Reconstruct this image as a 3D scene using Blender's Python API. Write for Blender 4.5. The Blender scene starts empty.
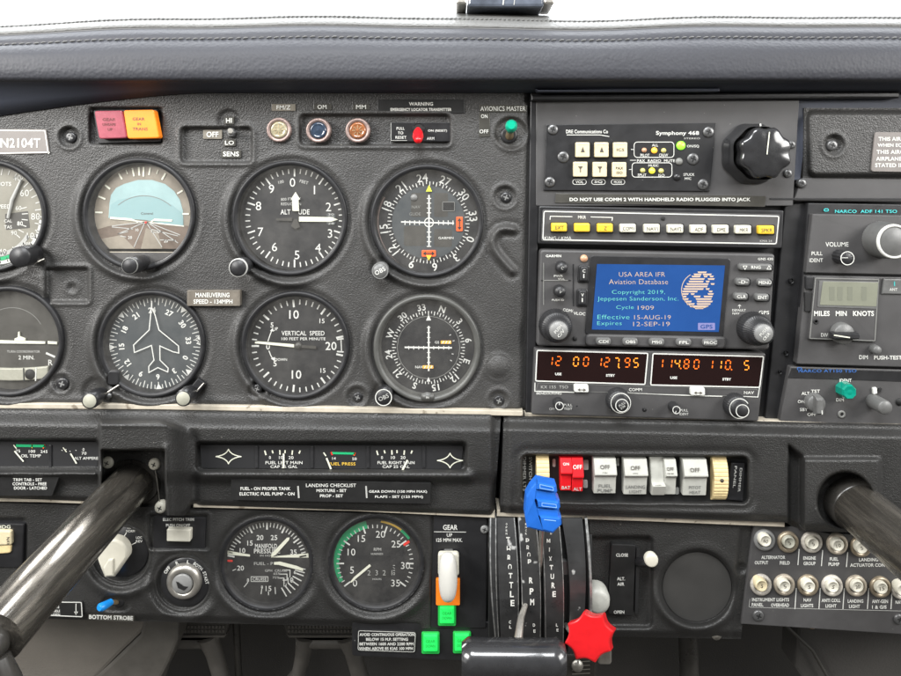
import bpy, math, random
import numpy as np
from mathutils import Vector, Matrix
random.seed(7)
K=0.0008            # one working unit is 0.8 mm
D=700.0; F=700.0
PIT=math.radians(13.0); ROL=math.radians(1.2)
sc=bpy.context.scene; COL=sc.collection
_R0=np.array([1.,0,0]); _U0=np.array([0,math.sin(PIT),math.cos(PIT)]); _F0=np.array([0,math.cos(PIT),-math.sin(PIT)])
_R=_R0*math.cos(ROL)+_U0*math.sin(ROL); _U=-_R0*math.sin(ROL)+_U0*math.cos(ROL)
def PV(px,py,H):
    px=np.asarray(px,float);py=np.asarray(py,float);H=np.asarray(H,float)
    px,py,H=np.broadcast_arrays(px,py,H)
    d=(px-450.5)[...,None]*_R+(338-py)[...,None]*_U+F*_F0
    t=(D-H)/d[...,1]
    return d*t[...,None]+np.array([0,-D,0])
def P(px,py,H=0.0):
    return PV(px,py,H)
def frame(px,py,H):
    O=P(px,py,H); eu=P(px+1,py,H)-O; ev=P(px,py+1,H)-O
    return O,eu,ev
# ---------------------------------------------------------------- materials
M={}
def mat(name,col,rough=.5,metal=0,spec=.5,bump=None,emit=None,es=1.0,coat=0,vary=0.0,vscale=60,alpha=None,wear=None):
    m=bpy.data.materials.new(name); m.use_nodes=True; nt=m.node_tree; b=nt.nodes['Principled BSDF']
    c=(col[0],col[1],col[2],1)
    b.inputs['Base Color'].default_value=c; b.inputs['Roughness'].default_value=rough; b.inputs['Metallic'].default_value=metal
    b.inputs['Specular IOR Level'].default_value=spec; b.inputs['Coat Weight'].default_value=coat
    tc=None
    if bump or vary or wear:
        tc=nt.nodes.new('ShaderNodeTexCoord')
    last=None
    if vary:
        n=nt.nodes.new('ShaderNodeTexNoise'); n.inputs['Scale'].default_value=vscale; n.inputs['Detail'].default_value=6; n.inputs['Roughness'].default_value=.65
        nt.links.new(tc.outputs['Object'],n.inputs['Vector'])
        mr=nt.nodes.new('ShaderNodeMapRange'); mr.inputs[1].default_value=.3; mr.inputs[2].default_value=.7; mr.inputs[3].default_value=1-vary; mr.inputs[4].default_value=1+vary
        nt.links.new(n.outputs['Fac'],mr.inputs[0])
        mx=nt.nodes.new('ShaderNodeVectorMath'); mx.operation='SCALE'; mx.inputs[0].default_value=col[:3]
        nt.links.new(mr.outputs[0],mx.inputs['Scale']); nt.links.new(mx.outputs[0],b.inputs['Base Color']); last=mx.outputs[0]
        mr2=nt.nodes.new('ShaderNodeMapRange'); mr2.inputs[1].default_value=.3; mr2.inputs[2].default_value=.7; mr2.inputs[3].default_value=max(0.02,rough*(1-vary*.6)); mr2.inputs[4].default_value=min(1,rough*(1+vary*.6))
        nt.links.new(n.outputs['Fac'],mr2.inputs[0]); nt.links.new(mr2.outputs[0],b.inputs['Roughness'])
    if wear:   # sparse pale specks of worn paint and dust: (colour, scale, threshold)
        wc,ws,wt=wear
        n=nt.nodes.new('ShaderNodeTexNoise'); n.inputs['Scale'].default_value=ws; n.inputs['Detail'].default_value=3
        nt.links.new(tc.outputs['Object'],n.inputs['Vector'])
        mr=nt.nodes.new('ShaderNodeMapRange'); mr.inputs[1].default_value=wt; mr.inputs[2].default_value=wt+.04
        nt.links.new(n.outputs['Fac'],mr.inputs[0])
        mix=nt.nodes.new('ShaderNodeMix'); mix.data_type='RGBA'
        nt.links.new(mr.outputs[0],mix.inputs[0])
        if last: nt.links.new(last,mix.inputs[6])
        else: mix.inputs[6].default_value=c
        mix.inputs[7].default_value=(wc[0],wc[1],wc[2],1)
        nt.links.new(mix.outputs[2],b.inputs['Base Color'])
    if bump:
        kind,scale,stren,dist=bump
        if kind=='crinkle':
            n=nt.nodes.new('ShaderNodeTexVoronoi'); n.feature='SMOOTH_F1'; n.inputs['Scale'].default_value=scale; n.inputs['Smoothness'].default_value=.6
            n2=nt.nodes.new('ShaderNodeTexNoise'); n2.inputs['Scale'].default_value=scale*.5; n2.inputs['Detail'].default_value=4
            wv=nt.nodes.new('ShaderNodeVectorMath'); wv.operation='MULTIPLY_ADD'
            wv.inputs[1].default_value=(.0012,.0012,.0012)
            nt.links.new(n2.outputs['Color'],wv.inputs[0]); nt.links.new(tc.outputs['Object'],wv.inputs[2])
            nt.links.new(wv.outputs[0],n.inputs['Vector']); nt.links.new(tc.outputs['Object'],n2.inputs['Vector'])
            ad=nt.nodes.new('ShaderNodeMath'); ad.operation='ADD'
            nt.links.new(n.outputs['Distance'],ad.inputs[0]); nt.links.new(n2.outputs['Fac'],ad.inputs[1]); out=ad.outputs[0]
        else:
            n=nt.nodes.new('ShaderNodeTexNoise'); n.inputs['Scale'].default_value=scale; n.inputs['Detail'].default_value=4
            nt.links.new(tc.outputs['Object'],n.inputs['Vector']); out=n.outputs['Fac']
        bp=nt.nodes.new('ShaderNodeBump'); bp.inputs['Strength'].default_value=stren; bp.inputs['Distance'].default_value=dist
        nt.links.new(out,bp.inputs['Height']); nt.links.new(bp.outputs[0],b.inputs['Normal'])
    if emit:
        b.inputs['Emission Color'].default_value=(emit[0],emit[1],emit[2],1); b.inputs['Emission Strength'].default_value=es
    M[name]=m; return m
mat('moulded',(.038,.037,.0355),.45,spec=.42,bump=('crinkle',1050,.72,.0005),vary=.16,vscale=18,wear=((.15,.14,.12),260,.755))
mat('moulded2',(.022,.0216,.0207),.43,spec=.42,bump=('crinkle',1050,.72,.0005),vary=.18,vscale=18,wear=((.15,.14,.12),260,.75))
mat('pad',(.10,.099,.094),.5,bump=('crinkle',430,.45,.0008),vary=.10,vscale=14)  # lighter copy of the glareshield leather, for its brightly lit top
mat('pad_front_shaded',(.028,.029,.035),.58,spec=.4,bump=('crinkle',430,.35,.0006),vary=.12,vscale=9)  # same leather, colour darkened for the shade on the front face
mat('pad_under_tinted',(.046,.052,.070),.6,spec=.4,bump=('noise',500,.2,.0004))  # same leather, colour tinted for the bluish light reaching the underside
mat('thread',(.09,.09,.088),.7)
mat('piping',(.10,.10,.10),.6)
mat('blackplastic',(.013,.013,.014),.35,vary=.25,vscale=90)
mat('bezel',(.013,.013,.014),.5,spec=.35,vary=.2,vscale=120)
mat('bezelgrey',(.065,.065,.06),.45,vary=.15)
mat('dialblack',(.012,.012,.013),.55)
mat('dialgrey',(.040,.046,.049),.55)  # grey lightened to stand in for reflections in the cover glass
mat('dialglare',(.19,.18,.145),.5,vary=.15,vscale=30)  # bright olive stands in for a reflection washing over the glass
mat('dialturn',(.040,.038,.033),.5)
mat('white',(.53,.53,.495),.55)
mat('whitedim',(.34,.34,.32),.55)
mat('offwhite',(.52,.50,.42),.5,vary=.08)
mat('lume',(.58,.58,.475),.55)
mat('cream',(.56,.48,.31),.45,vary=.1,vscale=200)
mat('wheel',(.58,.46,.24),.45,vary=.15,vscale=200)
mat('rockergrey',(.37,.37,.335),.42,vary=.07,vscale=200)
mat('greydark',(.16,.16,.15),.5)
mat('radio',(.029,.0285,.0285),.5,vary=.14,vscale=40,bump=('noise',1500,.15,.0002),wear=((.2,.2,.19),420,.755))
mat('radiogrey',(.050,.0485,.0485),.52,vary=.13,vscale=40,bump=('noise',1500,.15,.0002),wear=((.22,.22,.2),420,.75))
mat('radiodark',(.012,.012,.013),.42,vary=.2,vscale=70,wear=((.16,.16,.15),420,.75))
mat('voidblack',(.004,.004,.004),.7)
mat('knob',(.018,.018,.019),.42,spec=.4,vary=.2,vscale=150)
mat('knobgrey',(.10,.10,.097),.42,vary=.15,vscale=150)
mat('knobcap',(.17,.17,.165),.4,vary=.1)
mat('gloss',(.020,.020,.021),.2,coat=.4,vary=.2,vscale=60)
mat('screw',(.13,.13,.13),.36,metal=.6,vary=.3,vscale=300)
mat('screwblack',(.016,.016,.017),.35,vary=.2)
mat('steel',(.42,.40,.36),.34,metal=.8,vary=.2,vscale=120)
mat('brass',(.55,.42,.25),.35,metal=.8,vary=.2,vscale=200)
mat('pinkring',(.27,.20,.18),.42,metal=.5,vary=.25,vscale=300)
mat('trim',(.40,.36,.29),.5,vary=.22,vscale=45,bump=('noise',300,.25,.0004),wear=((.2,.17,.13),130,.66))
mat('tubestreak',(.075,.068,.057),.2,metal=.45,coat=.5,vary=.45,vscale=16,bump=('noise',60,.05,.0006),wear=((.28,.26,.2),75,.70))
mat('tubedark',(.028,.026,.023),.3,vary=.4,vscale=30)
mat('redlens',(.25,.05,.07),.3,vary=.15,vscale=120,emit=(.5,.1,.12),es=.06)
mat('orangelens',(.70,.185,.01),.38,vary=.06,emit=(1,.26,.01),es=.30)
mat('orangeplate',(.75,.18,.01),.45,emit=(1,.25,.02),es=.12)
mat('inkred',(.10,.02,.02),.6)
mat('inkdark',(.06,.05,.04),.6)
mat('red',(.62,.01,.015),.3)
mat('redlight',(.72,.05,.05),.3)
mat('redknob',(.60,.010,.014),.38,vary=.10,vscale=60,bump=('noise',400,.06,.0003))
mat('bluek',(.012,.11,.46),.38,vary=.12,vscale=60,bump=('noise',400,.08,.0003))
mat('bluelight',(.22,.42,.85),.35)
mat('bluetip',(.01,.22,.62),.3)
mat('greentip',(.0,.30,.18),.2,coat=.4)
mat('greenlens',(.0,.20,.14),.15,coat=.6)
mat('greenarc',(.01,.33,.13),.5)
mat('yellowarc',(.6,.38,.05),.5)
mat('redmark',(.65,.03,.02),.5)
mat('yellowkey',(.66,.43,.03),.45,emit=(1,.6,.04),es=.08)
mat('ivorykey',(.60,.58,.48),.4)
mat('sky',(.24,.35,.35),.45,vary=.1,vscale=40)
mat('sky2',(.19,.30,.305),.45)
mat('groundbrown',(.11,.08,.06),.5,vary=.3,vscale=60)
mat('aitan',(.185,.16,.125),.45,vary=.3,vscale=40)
mat('flagorange',(.80,.10,.015),.45)
mat('flagyellow',(.85,.42,.06),.45)
mat('lubber',(.65,.70,.05),.4)
mat('yellowbug',(.80,.60,.05),.4)
mat('lcd',(.17,.175,.135),.3,vary=.06,vscale=100)
mat('lcddim',(.145,.15,.118),.3)
mat('tealtext',(.03,.42,.42),.5)
mat('bluetext',(.03,.10,.30),.5)
mat('placardgrey',(.15,.135,.125),.4,vary=.1)
mat('placardtan',(.13,.115,.095),.35,vary=.3,vscale=90)
mat('placardblack',(.012,.012,.012),.4,vary=.2)
mat('dyno',(.05,.048,.042),.25,vary=.2)
mat('dynoclear',(.16,.145,.12),.25,vary=.2,vscale=120)
mat('screenblue',(.008,.03,.09),.22,emit=(.012,.070,.30),es=.78,vary=.3,vscale=12)
mat('screentext1',(.25,.2,.15),.4,emit=(.95,.68,.48),es=.5)
mat('screentext2',(.1,.3,.25),.4,emit=(.07,.62,.50),es=.6)
mat('screengrey',(.1,.1,.2),.4,emit=(.20,.20,.42),es=.7)
mat('windowdark',(.010,.004,.004),.15)
mat('seg',(.5,.1,.01),.4,emit=(1.0,.13,.008),es=1.35)
mat('segbright',(.6,.2,.02),.4,emit=(1.0,.25,.02),es=1.5)
mat('ledgreen',(.2,.8,.05),.3,emit=(.30,1.0,.02),es=1.1)
mat('ledamber',(.8,.4,.05),.3,emit=(1.0,.42,.03),es=1.0)
mat('ledyellow',(.8,.7,.05),.3,emit=(.9,.85,.05),es=.9)
mat('leddim',(.45,.42,.15),.3)
mat('leddimred',(.45,.25,.15),.3)
mat('geargreen',(.02,.35,.07),.3,vary=.15,vscale=200,emit=(.01,.80,.11),es=.8)
mat('geardark',(.02,.3,.05),.3,emit=(.0,.22,.03),es=.6)
mat('arrowblack',(.01,.01,.01),.5)
mat('carpet',(.115,.104,.089),.9,bump=('noise',700,.6,.001),vary=.18,vscale=12)
mat('carpetdark',(.045,.042,.038),.9,bump=('noise',500,.5,.001),vary=.15,vscale=10)
mat('pedal',(.080,.074,.065),.5,vary=.2,vscale=50)
mat('pedalpad',(.038,.035,.03),.6,vary=.2,vscale=50)
mat('mirrorgrey',(.07,.08,.10),.2,vary=.5,vscale=40)
mat('lens_clear',(.30,.27,.18),.1,coat=.6,vary=.35,vscale=400)
mat('lens_blue',(.025,.038,.06),.12,coat=.6,vary=.3,vscale=400)
mat('lens_amber',(.24,.09,.035),.12,coat=.6,vary=.4,vscale=400)
mat('disccover',(.040,.039,.037),.42,vary=.15,vscale=20)
mat('ringtan',(.36,.315,.25),.42,metal=.3,vary=.3,vscale=180)
mat('ringtan2',(.30,.25,.18),.36,metal=.5,vary=.3,vscale=150)
mat('ringtan3',(.44,.41,.36),.45,metal=.2,vary=.3,vscale=210)
mat('capcream',(.30,.295,.24),.5,vary=.12,vscale=200)
mat('quad',(.022,.022,.022),.3,vary=.25,vscale=60,wear=((.30,.30,.29),70,.66))
mat('handlewhite',(.50,.49,.45),.3)
# clear cover glass: mostly transparent with a Fresnel reflection
def glassmat(name,ior,tint):
    m=bpy.data.materials.new(name); m.use_nodes=True; nt=m.node_tree; nt.nodes.remove(nt.nodes['Principled BSDF'])
    out=nt.nodes['Material Output']; tr=nt.nodes.new('ShaderNodeBsdfTransparent'); tr.inputs[0].default_value=tint
    gl=nt.nodes.new('ShaderNodeBsdfGlossy'); gl.inputs['Roughness'].default_value=.03
    fr=nt.nodes.new('ShaderNodeFresnel'); fr.inputs[0].default_value=ior
    mx=nt.nodes.new('ShaderNodeMixShader'); nt.links.new(fr.outputs[0],mx.inputs[0]); nt.links.new(tr.outputs[0],mx.inputs[1]); nt.links.new(gl.outputs[0],mx.inputs[2])
    df=nt.nodes.new('ShaderNodeBsdfDiffuse'); df.inputs[0].default_value=(.75,.72,.66,1)
    tc=nt.nodes.new('ShaderNodeTexCoord'); ns=nt.nodes.new('ShaderNodeTexNoise'); ns.inputs['Scale'].default_value=28; ns.inputs['Detail'].default_value=8; ns.inputs['Roughness'].default_value=.7
    nt.links.new(tc.outputs['Object'],ns.inputs['Vector']); mr=nt.nodes.new('ShaderNodeMapRange'); mr.inputs[1].default_value=.35; mr.inputs[2].default_value=.75; mr.inputs[3].default_value=.006; mr.inputs[4].default_value=.06
    nt.links.new(ns.outputs['Fac'],mr.inputs[0]); m2=nt.nodes.new('ShaderNodeMixShader'); nt.links.new(mr.outputs[0],m2.inputs[0]); nt.links.new(mx.outputs[0],m2.inputs[1]); nt.links.new(df.outputs[0],m2.inputs[2])
    nt.links.new(m2.outputs[0],out.inputs[0]); M[name]=m
glassmat('glass',1.45,(.97,.97,.97,1)); 
def tubemat():
    m=mat('tubestreak',(.1,.1,.1),.25,metal=.75,coat=.35); nt=m.node_tree; b=nt.nodes['Principled BSDF']
    tc=nt.nodes.new('ShaderNodeTexCoord'); mp=nt.nodes.new('ShaderNodeMapping'); mp.inputs['Scale'].default_value=(1,.07,1); nt.links.new(tc.outputs['Object'],mp.inputs[0])
    n=nt.nodes.new('ShaderNodeTexNoise'); n.inputs['Scale'].default_value=120; n.inputs['Detail'].default_value=7; n.inputs['Roughness'].default_value=.75; n.inputs['Distortion'].default_value=.6; nt.links.new(mp.outputs[0],n.inputs['Vector'])
    cr=nt.nodes.new('ShaderNodeValToRGB'); e=cr.color_ramp.elements; e[0].position=.33; e[0].color=(.045,.041,.036,1); e[1].position=.74; e[1].color=(.27,.245,.205,1); q=e.new(.56); q.color=(.13,.118,.10,1)  # streaks in the colour imitate reflections running along the shaft
    nt.links.new(n.outputs['Fac'],cr.inputs[0]); nt.links.new(cr.outputs[0],b.inputs['Base Color'])
    mr=nt.nodes.new('ShaderNodeMapRange'); mr.inputs[1].default_value=.3; mr.inputs[2].default_value=.7; mr.inputs[3].default_value=.17; mr.inputs[4].default_value=.34; nt.links.new(n.outputs['Fac'],mr.inputs[0]); nt.links.new(mr.outputs[0],b.inputs['Roughness'])
    bp=nt.nodes.new('ShaderNodeBump'); bp.inputs['Strength'].default_value=.25; bp.inputs['Distance'].default_value=.0004; nt.links.new(n.outputs['Fac'],bp.inputs['Height']); nt.links.new(bp.outputs[0],b.inputs['Normal'])
tubemat()
# ---------------------------------------------------------------- mesh builder
def inset(pts,d):
    n=len(pts); out=[]
    a=sum(pts[i][0]*pts[(i+1)%n][1]-pts[(i+1)%n][0]*pts[i][1] for i in range(n))
    s=1 if a>0 else -1
    for i in range(n):
        x0,y0=pts[i-1];x1,y1=pts[i];x2,y2=pts[(i+1)%n]
        l1=math.hypot(x1-x0,y1-y0) or 1e-6; l2=math.hypot(x2-x1,y2-y1) or 1e-6
        n1=(-(y1-y0)/l1*s,(x1-x0)/l1*s); n2=(-(y2-y1)/l2*s,(x2-x1)/l2*s)
        k=1+n1[0]*n2[0]+n1[1]*n2[1]
        k=max(k,.35)
        out.append((x1+(n1[0]+n2[0])/k*d,y1+(n1[1]+n2[1])/k*d))
    return out
def rr(cx,cy,w,h,r=2,rot=0,n=4):
    r=min(r,w/2-.01,h/2-.01); out=[]
    for sx,sy,a0 in((1,-1,-90),(1,1,0),(-1,1,90),(-1,-1,180)):
        for i in range(n+1):
            a=math.radians(a0+90*i/n)
            out.append((sx*(w/2-r)+r*math.cos(a),sy*(h/2-r)+r*math.sin(a)))
    c,s=math.cos(math.radians(rot)),math.sin(math.radians(rot))
    return [(cx+x*c-y*s,cy+x*s+y*c) for x,y in out]
def quad(a,b,c,d,r=2,n=4):
    """rounded quad through four corners (tl,tr,br,bl)"""
    P4=[a,b,c,d]; out=[]
    for i in range(4):
        p=P4[i];q=P4[i-1];t=P4[(i+1)%4]
        def tow(p,q):
            l=math.hypot(q[0]-p[0],q[1]-p[1]); k=min(r/l,.49); return (p[0]+(q[0]-p[0])*k,p[1]+(q[1]-p[1])*k)
        s=tow(p,q);e=tow(p,t)
        for j in range(n+1):
            u=j/n; out.append(((1-u)**2*s[0]+2*u*(1-u)*p[0]+u*u*e[0],(1-u)**2*s[1]+2*u*(1-u)*p[1]+u*u*e[1]))
    return out
def circ(cx,cy,r,n=48,a0=0,a1=360):
    return [(cx+r*math.sin(math.radians(a0+(a1-a0)*i/n)),cy-r*math.cos(math.radians(a0+(a1-a0)*i/n))) for i in range(n+(0 if a1-a0>=360 else 1))]
_tc={}
def textmesh(s,bold):
    k=(s,bold)
    if k in _tc: return _tc[k]
    c=bpy.data.curves.new('t','FONT'); c.body=s; c.size=1; c.resolution_u=3; c.offset=bold; c.space_character=1.04
    o=bpy.data.objects.new('t',c); COL.objects.link(o); dg=bpy.context.evaluated_depsgraph_get(); dg.update()
    me=bpy.data.meshes.new_from_object(o.evaluated_get(dg))
    v=np.array([tuple(q.co) for q in me.vertices],float); f=[tuple(p.vertices) for p in me.polygons]
    bpy.data.objects.remove(o); bpy.data.curves.remove(c); bpy.data.meshes.remove(me)
    if len(v)==0: v=np.zeros((3,3)); f=[]
    mn=v.min(0);mx=v.max(0); v=v-(mn+mx)/2
    _tc[k]=(v,f,mx-mn); return _tc[k]
class MB:
    def __init__(s): s.v=[];s.f=[];s.m=[];s.sm=[];s.mats=[]
    def mi(s,m):
        if m not in s.mats: s.mats.append(m)
        return s.mats.index(m)
    def add(s,v,f,m,smooth=False):
        b=len(s.v); s.v.extend([tuple(map(float,q)) for q in v]); i=s.mi(m)
        for q in f: s.f.append(tuple(b+k for k in q)); s.m.append(i); s.sm.append(smooth)
        return s
    def flat(s,pts,m,H=0,z=0):
        v=[P(x,y,H) for x,y in pts]; return s.add(v,[tuple(range(len(v)))],m)
    def plate(s,pts,H,H0,m,bev=1.0,smooth=False,side=None):
        n=len(pts); rings=[]
        o=PV([p[0] for p in pts],[p[1] for p in pts],H)
        b=o.copy(); b[:,1]=-H0; rings.append(b)
        if bev>0:
            r=o.copy(); r[:,1]=-(H-bev); rings.append(r)
            q=inset(pts,bev*.3); r=PV([p[0] for p in q],[p[1] for p in q],H); r[:,1]=-(H-bev*.3); rings.append(r)
            q=inset(pts,bev); rings.append(PV([p[0] for p in q],[p[1] for p in q],H))
        else: rings.append(o)
        v=np.concatenate(rings); f=[]
        for k in range(len(rings)-1):
            for i in range(n):
                j=(i+1)%n; f.append((k*n+i,k*n+j,(k+1)*n+j,(k+1)*n+i))
        s.add(v,f,side or m,smooth)
        s.add(rings[-1],[tuple(range(n))],m); return s
    def lathe(s,px,py,Href,prof,m,seg=48,flute=None,smooth=True,rot=0,cap=True,sq=1.0):
        O,eu,ev=frame(px,py,Href); v=[];f=[]
        for r,h in prof:
            for i in range(seg):
                a=2*math.pi*i/seg+math.radians(rot); q=r
                if flute: q=r-flute[1]*r*(.5+.5*math.cos(flute[0]*a))
                w=O+eu*q*math.cos(a)*sq+ev*q*math.sin(a); w=np.array([w[0],-h,w[2]]); v.append(w)
        for k in range(len(prof)-1):
            for i in range(seg):
                j=(i+1)%seg; f.append((k*seg+i,k*seg+j,(k+1)*seg+j,(k+1)*seg+i))
        s.add(v,f,m,smooth)
        if cap and prof[-1][0]>.05: s.add(v[-seg:],[tuple(range(seg))],m)
        return s
    def text(s,t,cx,cy,h,m,H=.3,w=None,rot=0,bold=.012,al='c'):
        v,f,d=textmesh(t,bold)
        if not callable(H): O,eu,ev=frame(cx,cy,H)
        Hf=H if callable(H) else None
        if Hf: H=Hf(cy); O,eu,ev=frame(cx,cy,H)
        ky=h/max(d[1],1e-3); kx=(w/max(d[0],1e-3)) if w else ky
        if t in '-.1I|' and not w: kx=ky
        c,sn=math.cos(math.radians(rot)),math.sin(math.radians(rot)); out=[]
        ox=0 if al=='c' else (d[0]*kx/2 if al=='l' else -d[0]*kx/2)
        for q in v:
            x=q[0]*kx+ox;y=-q[1]*ky
            w_=O+eu*(x*c-y*sn)+ev*(x*sn+y*c)
            if Hf: w_=np.array([w_[0],-Hf(cy+x*sn+y*c),w_[2]])
            out.append(w_)
        return s.add(out,f,m)
    def line(s,pts,w,m,H=.3,close=False):
        n=len(pts)
        for i in range(n if close else n-1):
            a=pts[i];b=pts[(i+1)%n]; l=math.hypot(b[0]-a[0],b[1]-a[1]) or 1e-6
            dx,dy=(b[0]-a[0])/l,(b[1]-a[1])/l; e=w*.4 if n>2 else 0
            nx,ny=-dy*w/2,dx*w/2; ax,ay=a[0]-dx*e,a[1]-dy*e; bx,by=b[0]+dx*e,b[1]+dy*e
            s.flat([(ax+nx,ay+ny),(bx+nx,by+ny),(bx-nx,by-ny),(ax-nx,ay-ny)],m,H+.004*(i%7))
        return s
    def loop(s,pts,w,m,H=.3):
        q=inset(pts,w); n=len(pts)
        v=[P(x,y,H) for x,y in pts]+[P(x,y,H) for x,y in q]
        return s.add(v,[(i,(i+1)%n,n+(i+1)%n,n+i) for i in range(n)],m)
    def tick(s,cx,cy,r0,r1,a,w,m,H=.3):
        a=math.radians(a); sx,sy=math.sin(a),-math.cos(a)
        return s.line([(cx+sx*r0,cy+sy*r0),(cx+sx*r1,cy+sy*r1)],w,m,H)
    def arc(s,cx,cy,r0,r1,a0,a1,m,H=.3,n=24):
        v=[];f=[]
        for i in range(n+1):
            a=math.radians(a0+(a1-a0)*i/n)
            for r in(r0,r1): v.append(P(cx+math.sin(a)*r,cy-math.cos(a)*r,H))
        for i in range(n): f.append((2*i,2*i+1,2*i+3,2*i+2))
        return s.add(v,f,m)
    def tube(s,pts,rad,m,seg=20,cap=True,smooth=True):
        pts=[np.array(p,float) for p in pts]; n=len(pts); v=[];f=[]
        if not hasattr(rad,'__len__'): rad=[rad]*n
        up=None
        for i in range(n):
            t=pts[min(i+1,n-1)]-pts[max(i-1,0)]; t/=np.linalg.norm(t) or 1
            if up is None: up=np.array([0,0,1.]) if abs(t[2])<.9 else np.array([1.,0,0])
            a=np.cross(t,up); a/=np.linalg.norm(a); b=np.cross(a,t); up=b
            for k in range(seg):
                q=2*math.pi*k/seg; v.append(pts[i]+a*math.cos(q)*rad[i]+b*math.sin(q)*rad[i])
        for i in range(n-1):
            for k in range(seg):
                j=(k+1)%seg; f.append((i*seg+k,i*seg+j,(i+1)*seg+j,(i+1)*seg+k))
        s.add(v,f,m,smooth)
        if cap: s.add(v[:seg],[tuple(range(seg))],m); s.add(v[-seg:],[tuple(range(seg))],m)
        return s
    def prismx(s,cx,cy,Href,x0,x1,prof,m,smooth=False,x0b=None,x1b=None,bev=0):
        """profile [(dy,H)] extruded across from cx+x0 to cx+x1 in the frame at (cx,cy,Href)"""
        O,eu,ev=frame(cx,cy,Href); v=[];n=len(prof)
        xs=[x0,x1] if not bev else [x0,x0+bev,x1-bev,x1]
        for xi,x in enumerate(xs):
            for dy,h in prof:
                hh=h-(bev if (bev and xi in(0,3) and h>min(p[1] for p in prof)+.5) else 0)
                w=O+eu*x+ev*dy; v.append((w[0],-hh,w[2]))
        f=[]
        for k in range(len(xs)-1):
            f+=[(k*n+i,k*n+(i+1)%n,(k+1)*n+(i+1)%n,(k+1)*n+i) for i in range(n)]
        s.add(v,f,m,smooth); s.add(v[:n],[tuple(range(n))],m); s.add(v[-n:],[tuple(range(n))],m); return s
    def build(s,name,parent=None):
        me=bpy.data.meshes.new(name); loc=np.zeros(3)
        if parent is not None: loc=world_loc(parent)
        v=(np.array(s.v)*K-loc) if s.v else np.zeros((0,3))
        me.from_pydata(v.tolist(),[],s.f)
        for m in s.mats: me.materials.append(M[m])
        me.polygons.foreach_set('material_index',s.m); me.polygons.foreach_set('use_smooth',s.sm); me.update()
        o=bpy.data.objects.new(name,me); COL.objects.link(o)
        if parent is not None: o.parent=parent
        return o
def world_loc(o):
    l=np.zeros(3)
    while o is not None: l=l+np.array(o.location); o=o.parent
    return l
def thing(name,label,cat,px,py,H=0,group=None):
    o=bpy.data.objects.new(name,None); COL.objects.link(o); o.empty_display_size=.005
    o.location=Vector(P(px,py,H)*K); o['label']=label; o['category']=cat
    if group: o['group']=group
    return o
def tag(o,label,cat,group=None):
    # give a one-mesh thing an origin of its own at its centre
    me=o.data; c=np.mean([v.co[:] for v in me.vertices],0); me.transform(Matrix.Translation(-Vector(c))); o.location=Vector(c)
    o['label']=label;o['category']=cat
    if group:o['group']=group
    return o
def smooth(a,b,x):
    t=np.clip((x-a)/(b-a),0,1); return t*t*(3-2*t)
def sdbox(x,y,cx,cy,hw,hh,r):
    qx=np.abs(x-cx)-hw+r; qy=np.abs(y-cy)-hh+r
    return np.hypot(np.maximum(qx,0),np.maximum(qy,0))+np.minimum(np.maximum(qx,qy),0)-r
def sdseg(x,y,ax,ay,bx,by):
    t=np.clip(((x-ax)*(bx-ax)+(y-ay)*(by-ay))/((bx-ax)**2+(by-ay)**2),0,1)
    return np.hypot(x-ax-t*(bx-ax),y-ay-t*(by-ay))
def relief(name,tl,tr,br,bl,hf,m,step=2.0,back=-30,parent=None,smoothf=True,keep=None):
    """moulded sheet over a four-cornered outline; hf gives its height toward the seats; with folded-back edges"""
    nx=max(2,int(abs(tr[0]-tl[0])/step)); ny=max(2,int(abs(bl[1]-tl[1])/step))
    u,v=np.meshgrid(np.linspace(0,1,nx+1),np.linspace(0,1,ny+1))
    x=(1-v)*((1-u)*tl[0]+u*tr[0])+v*((1-u)*bl[0]+u*br[0]); y=(1-v)*((1-u)*tl[1]+u*tr[1])+v*((1-u)*bl[1]+u*br[1])
    if keep is not None:   # lower edge follows a curve: squeeze the rows up to it
        y0=(1-u)*tl[1]+u*tr[1]; y1=keep(x); y=y0+(y1-y0)*v
    h=hf(x,y); W=PV(x,y,h).reshape(-1,3)
    idx=np.arange((nx+1)*(ny+1)).reshape(ny+1,nx+1)
    f=np.stack([idx[:-1,:-1],idx[1:,:-1],idx[1:,1:],idx[:-1,1:]],-1).reshape(-1,4)
    b=MB(); b.add(W,f.tolist(),m,smoothf)
    ring=list(idx[0,:])+list(idx[1:,-1])+list(idx[-1,-2::-1])+list(idx[-2:0:-1,0])
    R=W[ring]; B=R.copy(); B[:,1]=-back; n=len(ring)
    b.add(np.concatenate([R,B]),[(i,(i+1)%n,n+(i+1)%n,n+i) for i in range(n)],m,False)
    return b.build(name,parent)
def screw(mb,x,y,r=5,H=1.0,m='screw',rot=20,H0=-3,dark='voidblack'):
    mb.lathe(x,y,H,[(r,H0),(r,H-1),(r*.85,H-.2),(r*.5,H)],m,seg=24)
    for k in(0,90):
        a=math.radians(rot+k); dx,dy=math.cos(a)*r*.5,math.sin(a)*r*.5
        mb.line([(x-dx,y-dy),(x+dx,y+dy)],r*.24,dark,H+.15+k*.0003)
    return mb
def part_screws(parent,lst,name='screw',**kw):
    for s in lst:
        b=MB(); screw(b,*s,**kw); b.build(name,parent)
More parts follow.
